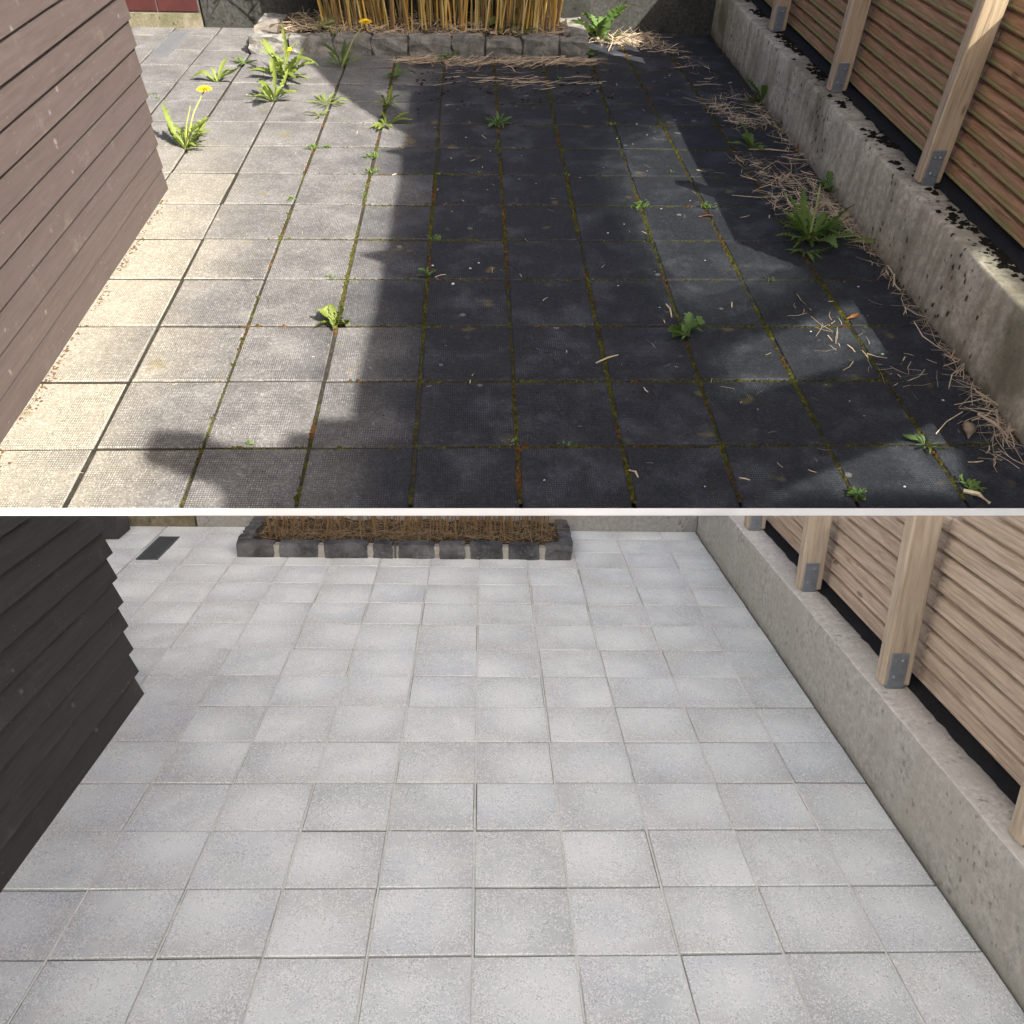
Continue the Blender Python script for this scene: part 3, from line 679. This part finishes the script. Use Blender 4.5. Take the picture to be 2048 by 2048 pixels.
for i in range(290):
    x = R.choice((R.gauss(-1.25, 0.35), R.gauss(-0.1, 0.28), R.uniform(-1.9, 1.0), R.gauss(0.55, 0.25)))
    x = min(1.0, max(-2.0, x)); y = R.uniform(11.12, 11.78)
    o = bpy.data.objects.new('cane', R.choice(cms)); COL.objects.link(o); o.parent = bam
    ed = (x+0.5)/1.5
    o.matrix_basis = Matrix.Translation(Vector((x, y, 0.15))-ORG[bam.name]) @ Matrix.Rotation(R.gauss(0.10*ed, 0.055), 4, 'Y') @ Matrix.Rotation(R.gauss(0.02, 0.06), 4, 'X') @ Matrix.Rotation(R.uniform(0, 6.28), 4, 'Z')
bamB = thing('bamboo_clump', 'cut brown bamboo stalks standing in the dark cobble planter', 'bamboo', 'B', (-0.35, 3.7, 0.05))
for i in range(190):
    x = R.uniform(-0.98, 0.33); y = R.uniform(3.60, 3.86); bm = bmesh.new(); t = Vector((R.gauss(0, 0.05), R.gauss(0, 0.04), 0.4)); b0 = Vector((x, y, 0.045)); r = R.uniform(0.0018, 0.0042)
    tube(bm, [b0, b0+t*0.4, b0+t], r, 5)
    if rake(bm): link(bm, 'cane', 'caneD', 'B', b0, bamB)
    else: bm.free()

# ------------------------------------------------------------------ loose straw, crumbs, moss (uncountable)
def straws(k, spots, mat, name, label, s, cat, clip=False):
    bm = bmesh.new()
    for fn, n, L, zmax in spots:
        for _ in range(int(n*1.5)):
            p, az = fn(); l = L*R.choice((0.3, 0.5, 0.7, 1.0, 1.5))*R.uniform(0.6, 1.2)*s; w = R.choice((0.0009, 0.0014, 0.002, 0.0034))*R.uniform(0.8, 1.2)*s
            z0 = R.uniform(0.002, zmax); dz = R.uniform(-1, 1)*min(zmax*0.6, l*0.2); d = Vector((math.cos(az), math.sin(az), 0)); sd = Vector((-d.y, d.x, R.uniform(-0.7, 0.7)))*w; kk = R.uniform(-0.5, 0.5)*l
            c = Vector((p[0], p[1], (p[2] if len(p) > 2 else 0)+z0)); rows = []
            for t in (-0.5, 0.0, 0.5):
                q = c+d*(l*t)+Vector((-d.y, d.x, 0))*(kk*(0.25-t*t))+Vector((0, 0, max(-z0+0.002, dz*t*2)))
                f = 1.0-0.5*abs(t); rows.append((bm.verts.new(q-sd*f), bm.verts.new(q+sd*f)))
            if clip and any((v.co-_C).dot(CUTN) > -0.001 for r_ in rows for v in r_):
                bmesh.ops.delete(bm, geom=[v for r_ in rows for v in r_], context='VERTS'); continue
            for a, b in zip(rows, rows[1:]): bm.faces.new((a[0], a[1], b[1], b[0]))
    o = link(bm, name, mat, k, (0, 0, 0), None, False, 'stuff'); return tag(o, label, cat)
def along(k, pts, spread, azs=3.2):
    P = [gnd(k, x, y) for x, y in pts]
    def fn():
        i = R.randrange(len(P)-1); t = R.random(); p = P[i].lerp(P[i+1], t)
        return ((p.x+R.gauss(0, spread), p.y+R.gauss(0, spread), 0), R.uniform(0, azs))
    return fn
def area(x0, x1, y0, y1, z=0.0, azs=3.14, az0=0.0): return lambda: ((R.uniform(x0, x1), R.uniform(y0, y1), z), az0+R.uniform(0, azs))
def inA(fn):
    def g_():
        while True:
            p, a = fn()
            if p[0] < 3.02 and 3.22 < p[1] < 11.9 and not (p[1] > 10.74 and -2.68 < p[0] < 1.34 and len(p) > 2 and p[2] == 0): return p, a
    return g_
straws('A', [
    (inA(along('A', [(800, 124), (870, 122), (1000, 128), (1120, 126), (1200, 128)], 0.06, 0.9)), 420, 0.28, 0.05),
    (inA(along('A', [(800, 124), (1000, 126), (1120, 126)], 0.13, 3.2)), 150, 0.22, 0.03),
    (inA(along('A', [(900, 155), (1040, 165), (1180, 160)], 0.12, 0.8)), 90, 0.22, 0.012),
    (inA(along('A', [(1215, 92), (1260, 82), (1300, 95)], 0.13)), 260, 0.24, 0.09),
    (inA(along('A', [(1300, 90), (1360, 110), (1420, 175)], 0.10)), 90, 0.2, 0.03),
    (inA(along('A', [(1420, 205), (1450, 230), (1490, 250), (1560, 258)], 0.07)), 170, 0.24, 0.06),
    (inA(along('A', [(1470, 190), (1560, 250), (1620, 340)], 0.08)), 120, 0.22, 0.04),
    (inA(along('A', [(1490, 320), (1540, 365), (1600, 370), (1640, 385)], 0.09)), 160, 0.22, 0.05),
    (inA(along('A', [(1560, 400), (1620, 430), (1690, 440), (1760, 500)], 0.10)), 170, 0.24, 0.05),
    (inA(along('A', [(1640, 390), (1720, 460), (1800, 560), (1880, 670), (1980, 800), (2030, 880)], 0.05)), 260, 0.2, 0.03),
    (inA(along('A', [(1650, 610), (1690, 690), (1780, 760), (1900, 740)], 0.12)), 36, 0.14, 0.012),
    (inA(along('A', [(1960, 830), (2010, 880), (1990, 950)], 0.10)), 26, 0.2, 0.02),
    (inA(area(-0.4, 2.9, 3.1, 11.0)), 110, 0.06, 0.004),
    (inA(area(-2.4, -0.4, 3.1, 10.0)), 22, 0.05, 0.005),
    (area(-2.2, 1.05, 10.98, 11.75, 0.17), 900, 0.26, 0.10),
    (area(-2.25, 1.0, 10.92, 11.2, 0.17), 420, 0.2, 0.05)], 'straw', 'straw_litter', 'pale dry bamboo straw scattered along the planter, the mossy wall and the slabs', 1.0, 'straw')
straws('B', [(area(-1.02, 0.36, 3.555, 3.86, 0.05), 1500, 0.24, 0.05), (area(-1.0, 0.35, 3.55, 3.66, 0.05), 500, 0.2, 0.03)], 'strawB', 'stalk_litter', 'brown shredded stalk litter filling the dark cobble planter', 0.42, 'litter', True)

def lumps(k, gen, n, mat, name, label, cat, flat=0.5):
    bm = bmesh.new()
    for _ in range(n):
        p, r = gen()
        if p is None: continue
        m = 5; a0 = R.uniform(0, 6.28)
        ring = [bm.verts.new((p[0]+math.cos(a0+6.283*i/m)*r*R.uniform(0.7, 1.3), p[1]+math.sin(a0+6.283*i/m)*r*R.uniform(0.7, 1.3), p[2])) for i in range(m)]
        top = bm.verts.new((p[0]+R.uniform(-.3, .3)*r, p[1]+R.uniform(-.3, .3)*r, p[2]+r*flat*R.uniform(0.7, 1.4)))
        for i in range(m): bm.faces.new((ring[i], ring[(i+1) % m], top))
    o = link(bm, name, mat, k, (0, 0, 0), None, True, 'stuff'); return tag(o, label, cat)
def moss_gen():
    while True:
        if R.random() < 0.68:
            ci = R.randrange(7, 15); y = R.uniform(3.07, 11.6); x = cA[ci](y)
            dens = 0.25 if ci == 7 else (0.5 if ci == 8 else 1.0)
            if ci == 7 and y > 8: dens = 0.1
            off = (R.gauss(0, 0.009), 0)
        else:
            y = rA[R.randrange(1, 13)]; x = R.uniform(-1.6, 2.9); dens = 0.2 if x < -1.0 else 0.75; off = (0, R.gauss(0, 0.006))
        nz = noise.noise(Vector((x*1.7, y*1.3, 4.2)))
        nz2 = noise.noise(Vector((x*6, y*6, 9.2)))
        if R.random() < dens*max(0.04, 0.55+nz*1.2+nz2*0.6):
            p = (x+off[0], y+off[1])
            if p[1] > 10.72 and p[0] < 1.36: continue
            return (p[0], p[1], -0.010), R.uniform(0.006, 0.015)*(1.0 if R.random() < 0.93 else 1.6)
lumps('A', moss_gen, 15000, 'moss', 'joint_moss', 'olive and rusty moss filling the joints of the dirty slabs', 'moss', 0.95)
def crumb_gen():
    c = R.random()
    if c < 0.25:
        p = gnd('A', R.uniform(830, 1230), R.gauss(165, 25)); p = (p.x, p.y, 0.001)
        if p[1] > 10.7 or noise.noise(Vector((p[0]*4.5, p[1]*4.5, 3.0))) < 0.12: return None, 0
        return p, R.choice((0.003, 0.005, 0.008, 0.016))*R.uniform(0.6, 1.3)
    if c < 0.9:   # dead moss on the wall top
        y = R.uniform(3.6, 11.8); u = R.random()**0.75; x = XA+0.04+u*0.17
        if noise.noise(Vector((x*7, y*2.6, 0)))+noise.noise(Vector((x*16, y*16, 5)))*0.7 + (u-0.7)*0.5 < 0.16: return None, 0
        return (x, y, HA-0.003), R.choice((0.006, 0.012, 0.02, 0.032))*R.uniform(0.7, 1.2)
    return (R.uniform(-0.6, 2.9), R.uniform(3.1, 10), 0.001), R.uniform(0.002, 0.006)
lumps('A', crumb_gen, 7000, 'crumb', 'moss_crumbs', 'black dead moss crumbs on the wall top and the far slabs', 'moss', 0.5)
def bark_gen():
    y = R.uniform(3.1, 6.7)
    if noise.noise(Vector((y*4, 1, 2))) < R.uniform(-0.5, 0.5): return None, 0
    return (-2.56+abs(R.gauss(0, 0.03)), y, 0.0), R.uniform(0.003, 0.011)
lumps('A', bark_gen, 700, 'bark', 'bark_crumbs', 'brown crumbs and dirt along the foot of the sunlit shed', 'dirt', 0.6)
_wp = [gnd('A', x, y) for x, y in ((1440, 95), (1500, 175), (1586, 290), (1700, 443), (1790, 550), (1885, 681), (1995, 817), (2035, 890))]
_dp = [gnd('A', x, y) for x, y in ((1440, 225), (1500, 250), (1560, 330), (1560, 370), (1620, 440), (1700, 470))]
def dirt_gen():
    if R.random() < 0.6:
        i = R.randrange(len(_wp)-1); p = _wp[i].lerp(_wp[i+1], R.random()); x = 3.04-abs(R.gauss(0, 0.05))
        return (x, p.y, 0.0), R.uniform(0.003, 0.013)
    p = R.choice(_dp); x, y = p.x+R.gauss(0, 0.16), p.y+R.gauss(0, 0.16)
    if x > 3.03: return None, 0
    return (x, y, 0.0), R.uniform(0.002, 0.010)
lumps('A', dirt_gen, 3200, 'soil', 'wall_foot_dirt', 'brown dirt gathered along the foot of the mossy wall', 'dirt', 0.5)
def flake_gen():
    return (R.uniform(-0.5, 2.9), R.uniform(3.1, 9.8), 0.0015), R.uniform(0.003, 0.011)*(1 if R.random() < 0.8 else 1.6)
lumps('A', flake_gen, 45, 'chip', 'pale_flakes', 'small pale flakes and droppings on the dark slabs', 'flakes', 0.15)

# ------------------------------------------------------------------ weeds
def leaf_bm(L, Wd, rise, droop, teeth, az, base):
    bm = bmesh.new(); n = 18 if teeth else 9; rows = []
    d = Vector((math.cos(az), math.sin(az), 0)); s = Vector((-d.y, d.x, 0)); tw = R.uniform(-0.9, 0.9)
    bendy = R.uniform(-0.45, 0.45); ph = R.uniform(0, 6)
    for i in range(n+1):
        t = i/n
        h = L*(rise*t - droop*t*t*1.25); r = L*t*math.sqrt(max(0.05, 1-(min(rise, 1.5)*0.62)**2))
        w = Wd*(0.14+0.86*math.sin(math.pi*min(1, 0.10+t*0.86))**1.3)*(0.22+0.78*min(1, t*1.5))
        wl = wr = w
        if teeth:
            wl *= (1.0 if i % 2 else 1-teeth)*R.uniform(0.75, 1.25); wr *= (1.0 if (i+1) % 2 == 0 else 1-teeth)*R.uniform(0.75, 1.25)
        if i == n: wl = wr = w*0.1
        c = Vector(base)+d*r+s*(bendy*L*t*t)+Vector((0, 0, h+0.004+0.03*L*math.sin(t*7+ph)))
        e = s*math.cos(tw*t)+Vector((0, 0, 1))*math.sin(tw*t); up = Vector((0, 0, 0.34))
        bk = d*(-0.5*w if (teeth and i % 2) else 0)
        rows.append((bm.verts.new(c+(e+up)*wl+bk), bm.verts.new(c), bm.verts.new(c-(e-up)*wr+bk)))
    for a, b in zip(rows, rows[1:]):
        bm.faces.new((a[0], a[1], b[1], b[0])); bm.faces.new((a[1], a[2], b[2], b[1]))
    return bm
def weed(px, py, L, n, Wf, rise, teeth, mat, label, flowers=(), lean=None, z=0.0, spread=6.28, az0=0.0, cat='weed', name='weed_plant', cross=0):
    p = gnd('A', px, py, z)
    root = thing(name, label, cat, 'A', p, 'weeds growing in the upper patio')
    n = int(n*1.6) if n > 3 else n
    for i in range(n):
        az = az0+spread*(i+R.uniform(-0.6, 0.6))/n; l = L*R.uniform(0.45, 1.15); rs = min(1.35, max(0.05, rise*R.uniform(0.35, 1.5)))
        b = (p.x+math.cos(az)*0.008, p.y+math.sin(az)*0.008, p.z)
        bm = leaf_bm(l, l*Wf*R.uniform(0.5, 0.85), rs, rs*R.uniform(0.1, 0.7), teeth, az, b)
        if z == 0.0 and False: pass
        link(bm, 'leaf', mat, 'A', p, root, True)
    for (dx_, dy_, dz_, r) in flowers:
        bm = bmesh.new(); a = Vector(p); t = a+Vector((dx_, dy_, dz_)); m_ = a.lerp(t, 0.5)+Vector((0, 0, dz_*0.12))
        tube(bm, [a, m_, t], [0.008, 0.0065, 0.006], 6); st = link(bm, 'stalk', 'stem', 'A', p, root)
        if r:
            bm = bmesh.new()
            for ring, (q, zz, ln) in enumerate(((16, -0.002, 1.0), (14, 0.008, 0.8), (10, 0.016, 0.55))):
                for i in range(q):
                    aa = 6.283*(i+0.3*ring)/q; e = Vector((math.cos(aa), math.sin(aa), 0)); f = Vector((-e.y, e.x, 0))*r*0.15
                    vs_ = [bm.verts.new(t+Vector((0, 0, zz))+v) for v in (Vector((0, 0, 0)), e*r*ln*0.7+f+Vector((0, 0, 0.012)), e*r*ln+Vector((0, 0, 0.006)), e*r*ln*0.7-f+Vector((0, 0, 0.012)))]
                    bm.faces.new(vs_)
            link(bm, 'flower', 'petal', 'A', t, st)
    return root
weed(371, 299, 0.40, 14, 0.19, 0.95, 0.55, 'leafL', 'flowering dandelion clump in the joint nearest the brown shed corner', [(0.24, 0.16, 0.46, 0.075), (0.12, 0.05, 0.36, 0)], spread=3.6, az0=-0.9, name='dandelion')
weed(435, 165, 0.32, 6, 0.22, 0.75, 0.1, 'leafL', 'low pale weed between the drain and the tall lit weeds', spread=3.6, az0=-0.2)
weed(487, 127, 0.16, 7, 0.28, 0.5, 0.2, 'leaf', 'tiny low green weed left of the planter stones')
weed(571, 159, 0.50, 18, 0.17, 1.0, 0.45, 'leafL', 'tallest bright yellow-green weed in front of the planter left end', [(0.10, -0.05, 0.3, 0.03)])
weed(547, 203, 0.36, 12, 0.16, 0.85, 0.35, 'leafL', 'bright weed tuft just nearer than the tallest one')
weed(652, 207, 0.26, 10, 0.12, 0.30, 0.5, 'leafL', 'flat ragged yellowish weed in the third joint from the shed', spread=6.28)
weed(640, 232, 0.15, 6, 0.2, 0.5, 0.4, 'leafL', 'small pale weed tuft just nearer than the flat ragged one')
weed(683, 134, 0.32, 9, 0.15, 1.1, 0.25, 'leaf', 'green weed before the planter with one yellow flower on a long stalk', [(0.30, 0.15, 0.42, 0.085)], name='dandelion')
weed(772, 250, 0.24, 7, 0.20, 0.35, 0.3, 'leafL', 'weed with reddish base at the end of the shadow edge')
weed(777, 215, 0.22, 6, 0.2, 1.1, 0.2, 'leafL', 'narrow upright weed on the pale patch in the shade')
weed(792, 156, 0.20, 7, 0.24, 0.7, 0.2, 'leafD', 'dark small weed at the left end of the straw drift')
weed(995, 250, 0.17, 10, 0.20, 0.7, 0.35, 'leafD', 'dark green weed tuft alone among the shaded far slabs')
weed(671, 648, 0.14, 9, 0.42, 0.9, 0.05, 'leafL', 'round-leaved light green weed in the sun just left of the long shadow')
weed(1368, 668, 0.15, 12, 0.36, 0.85, 0.15, 'leafD', 'dark leafy weed in the middle of the shaded right half')
weed(858, 553, 0.11, 5, 0.22, 1.1, 0.2, 'leafD', 'slender dark weed in a shaded joint right of the shadow edge')
weed(1523, 204, 0.30, 7, 0.26, 0.95, 0.1, 'leaf', 'broad-leaved green weed at the wall foot, farthest along the wall')
weed(1501, 298, 0.22, 7, 0.26, 0.8, 0.2, 'leaf', 'small green weed beside the dead orange leaf')
weed(1662, 388, 0.33, 6, 0.24, 1.1, 0.05, 'leafD', 'dark smooth-leaved weed leaning on the mossy wall')
weed(1617, 483, 0.36, 22, 0.20, 0.85, 0.55, 'leaf', 'largest jagged dandelion at the foot of the mossy wall', [(-0.01, 0.05, 0.42, 0), (0.34, 0.0, 0.05, 0)], name='dandelion')
weed(1690, 482, 0.22, 2, 0.24, 0.2, 0.0, 'leafL', 'pale broad leaves lying right of the largest dandelion', spread=0.5, az0=-0.2)
weed(1610, 505, 0.20, 6, 0.2, 0.4, 0.5, 'leaf', 'low jagged rosette just nearer than the largest dandelion', spread=3.4, az0=-3.2)
weed(1850, 892, 0.11, 6, 0.24, 0.7, 0.4, 'leafD', 'little jagged weed in the near right joint')
weed(1712, 990, 0.06, 10, 0.42, 0.6, 0.2, 'leafD', 'clover-like weed at the near edge by the white strip')
weed(1200, 82, 0.42, 12, 0.26, 1.0, 0.1, 'leafD', 'dark leafy bush weed at the right end of the cobble planter')
weed(1169, 114, 0.20, 8, 0.24, 0.7, 0.2, 'leafD', 'small weed at the foot of the planter right corner')
weed(897, 121, 0.22, 7, 0.14, 1.0, 0.3, 'leafD', 'weed growing against the middle planter stones')
weed(647, 60, 0.24, 9, 0.22, 0.8, 0.2, 'leafL', 'bright leafy weed inside the planter at its sunlit end', z=0.17)
weed(668, 66, 0.2, 8, 0.22, 0.7, 0.2, 'leafL', 'second bright weed inside the planter nearer the stones', z=0.17)
weed(1010, 62, 0.30, 9, 0.2, 0.9, 0.2, 'leaf', 'green weed inside the planter towards its right end', z=0.17)
weed(1045, 70, 0.22, 8, 0.24, 0.6, 0.1, 'leaf', 'low broad weed inside the planter at its right end', z=0.17)
weed(1042, 42, 0.34, 8, 0.26, 0.9, 0.1, 'leafD', 'dark broad-leaved weed among the right bamboo canes', z=0.17)
# tufts of tiny green in the joints
def tufts(pts):
    bm = bmesh.new()
    for x, y, n, s in pts:
        p = gnd('A', x, y)
        for _ in range(n):
            az = R.uniform(0, 6.28); l = s*R.uniform(0.5, 1.2); c = p+Vector((R.gauss(0, s*0.5), R.gauss(0, s*0.6), -0.004)); d = Vector((math.cos(az), math.sin(az), 0)); w = Vector((-d.y, d.x, 0))*l*0.16
            q = [bm.verts.new(v) for v in (c, c+d*l*0.5+w+Vector((0, 0, l*0.5)), c+d*l+Vector((0, 0, l*0.55)), c+d*l*0.5-w+Vector((0, 0, l*0.5)))]
            bm.faces.new(q)
    tag(link(bm, 'joint_tufts', 'leaf', 'A', (0, 0, 0), None, False, 'stuff'), 'tiny green sprouts in the joints of the dirty slabs', 'sprouts')
tufts([(624, 297, 30, .05), (746, 315, 40, .05), (745, 345, 30, .045), (652, 295, 14, .04), (727, 392, 14, .03), (585, 400, 18, .04), (868, 478, 30, .04), (957, 347, 18, .03), (1225, 250, 22, .04), (1282, 413, 26, .05), (1275, 420, 12, .04),
       (1130, 350, 12, .03), (1345, 345, 12, .03), (660, 557, 16, .03), (1415, 415, 26, .05), (1120, 160, 12, .04), (1540, 559, 14, .03), (500, 890, 14, .03), (1940, 975, 45, .045), (1025, 886, 18, .03), (1130, 890, 10, .03), (305, 190, 10, .05), (320, 200, 8, .05), (1645, 232, 10, .05), (880, 350, 10, .03), (1180, 560, 10, .03)])
# single fallen things
def flat_leaf(px, py, L, wd, az, mat, label, name='fallen_leaf', cat='leaf'):
    p = gnd('A', px, py); bm = leaf_bm(L, L*wd, 0.08, 0.02, 0, az, p)
    bmesh.ops.solidify(bm, geom=list(bm.faces), thickness=0.002)
    tag(link(bm, name, mat, 'A', p, None, True), label, cat)
flat_leaf(1588, 304, 0.16, 0.42, 0.3, 'dryleaf', 'curled orange dead leaf at the wall foot')
flat_leaf(1395, 434, 0.14, 0.18, 0.1, 'dryleaf', 'narrow brown dead leaf on a shaded slab')
flat_leaf(1690, 640, 0.13, 0.25, 0.2, 'dryleaf', 'small reddish dead leaf on a slab near the wall')
flat_leaf(1995, 838, 0.20, 0.2, 0.6, 'straw', 'pale dry folded leaf near the right edge of the upper patio')
flat_leaf(1935, 880, 0.16, 0.3, 1.1, 'straw', 'split pale husk on the near right slab')
def stick(a, b, r, label):
    p, q = gnd('A', *a), gnd('A', *b); bm = bmesh.new(); p.z = q.z = r; m_ = p.lerp(q, 0.5)+Vector((0.01, 0.01, r))
    tube(bm, [p, m_, q], [r, r*1.1, r*0.7], 6); tag(link(bm, 'dry_stick', 'straw', 'A', p), label, 'stick')
stick((1925, 985), (1978, 1010), 0.012, 'thick pale dry stick near the lower right of the upper patio')
stick((1192, 727), (1236, 711), 0.005, 'thin pale stick lying on a shaded slab in the middle')
stick((1258, 942), (1276, 956), 0.006, 'short white stick by the mossy near joint')
stick((1332, 610), (1343, 636), 0.006, 'bent pale stick above the dark leafy weed')
stick((1955, 830), (2015, 876), 0.008, 'long pale stalk lying against the near wall foot')
stick((1498, 300), (1578, 304), 0.006, 'thin stalk lying beside the dead orange leaf')

# ------------------------------------------------------------------ unseen screen added to shade the lower yard and shape shadows on the upper
XC = 3.75
def toplane(g_): t = (XC-g_[0])/SA.x; return (g_[1]+SA.y*t, SA.z*t)
out_px = [(455, 1014), (446, 980), (417, 965), (377, 955), (337, 940), (301, 929), (290, 911), (301, 889), (312, 864), (322, 859), (398, 864), (417, 880), (453, 889), (525, 893), (572, 889), (580, 864), (630, 864), (638, 837), (699, 837), (712, 837),
          (716, 790), (728, 721), (743, 666), (755, 627), (766, 561), (770, 526), (718, 509), (778, 498), (785, 453), (792, 409), (803, 355), (806, 311), (763, 301), (808, 297), (815, 268), (796, 259), (759, 239), (690, 192), (665, 170), (640, 145), (622, 127)]
gp = [(-9.0, 3.02), (-1.62, 3.02)] + [tuple(gnd('A', *p)[:2]) for p in out_px] + [(-2.6, 11.8), (-3.3, 13.2), (-3.3, 14.5)]
outer = [toplane(p) for p in gp]
outer = outer + [(outer[-1][0]+1.2, outer[-1][1]), (outer[-1][0]+1.2, -1.0), (outer[0][0], -1.0)]
holes_px = [
 [(1209, 261), (1327, 219), (1440, 190), (1540, 270), (1600, 420), (1630, 581), (1513, 640), (1400, 672), (1329, 635), (1255, 503), (1190, 362)],
 [(1404, 700), (1513, 666), (1680, 600), (1735, 588), (1800, 695), (1780, 712), (1718, 728), (1590, 770), (1428, 813)],
 [(1494, 1003), (1648, 933), (1803, 871), (1881, 828), (1930, 850), (1950, 1002)],
 [(1333, 678), (1345, 678), (1403, 880), (1416, 945), (1404, 945), (1388, 880)],
 [(738, 176), (825, 181), (817, 232), (781, 214)]]
holes = [[toplane(gnd('A', *p)) for p in h] for h in holes_px]
def plate(outer, holes, x0, x1):
    bm = bmesh.new(); polys = [outer]+holes
    flat = [p for q in polys for p in q]
    tris = tessellate_polygon([[Vector((p[0], p[1], 0)) for p in q] for q in polys])
    for x in (x0, x1):
        vs_ = [bm.verts.new((x, p[0], p[1])) for p in flat]
        for t in tris:
            try: bm.faces.new([vs_[i] for i in t])
            except ValueError: pass
        if x == x0: v0 = vs_
    v1 = vs_; k_ = 0
    for q in polys:
        for i in range(len(q)):
            a, b = k_+i, k_+(i+1) % len(q); bm.faces.new((v0[a], v0[b], v1[b], v1[a]))
        k_ += len(q)
    bmesh.ops.recalc_face_normals(bm, faces=bm.faces); return bm
sw = thing('shadow_screen', 'unseen screen added right of both yards, cut to shape shadows and light patches', 'wall', 'A', (XC, 2, 0))
link(plate(outer, holes, XC-0.02, XC+0.02), 'panel', 'render', 'A', (XC, 2, 0), sw)
for h in holes:
    link(plate(h, [], XC-0.004, XC+0.004), 'pane', 'glass', 'A', (XC, 2, 0), sw)  # panes added to let shaped patches of sunlight through
    if len(h) == 6 and h is holes[3]: continue
    cy_, cz_ = sum(p[0] for p in h)/len(h), sum(p[1] for p in h)/len(h)
    for q, f in enumerate((0.93, 0.85, 0.76)):   # nested rings that soften the rims of the light patches
        inner = [(cy_+(p[0]-cy_)*f, cz_+(p[1]-cz_)*f) for p in h]
        link(plate(h, [inner], XC+0.008+q*0.008, XC+0.012+q*0.008), 'dimming_ring', 'dimmer', 'A', (XC, 2, 0), sw)
# sand brushed into the long joints of the lower patio
bm = bmesh.new()
for ci in range(2, len(cB)-1):
    y = 0.8
    while y < 3.86:
        l = R.uniform(0.03, 0.09)
        if True:
            x = cB[ci](y); w = R.uniform(0.0022, 0.0034); z = R.uniform(-0.0010, 0.0004)
            a = [bm.verts.new(p) for p in ((x-w, y, z-0.002), (x, y, z), (x+w, y, z-0.002), (x+w, y+l, z-0.002), (x, y+l, z), (x-w, y+l, z-0.002))]
            bm.faces.new((a[0], a[1], a[4], a[5])); bm.faces.new((a[1], a[2], a[3], a[4]))
        y += l
MT['sand'] = plain('pale_joint_sand', (0.68, 0.67, 0.62), 1.0, 0.05, 0, 0.25, 120)
tag(link(bm, 'joint_sand', 'sand', 'B', (0, 0, 0), None, False, 'stuff'), 'pale sand brushed into the long joints of the clean slabs', 'sand')
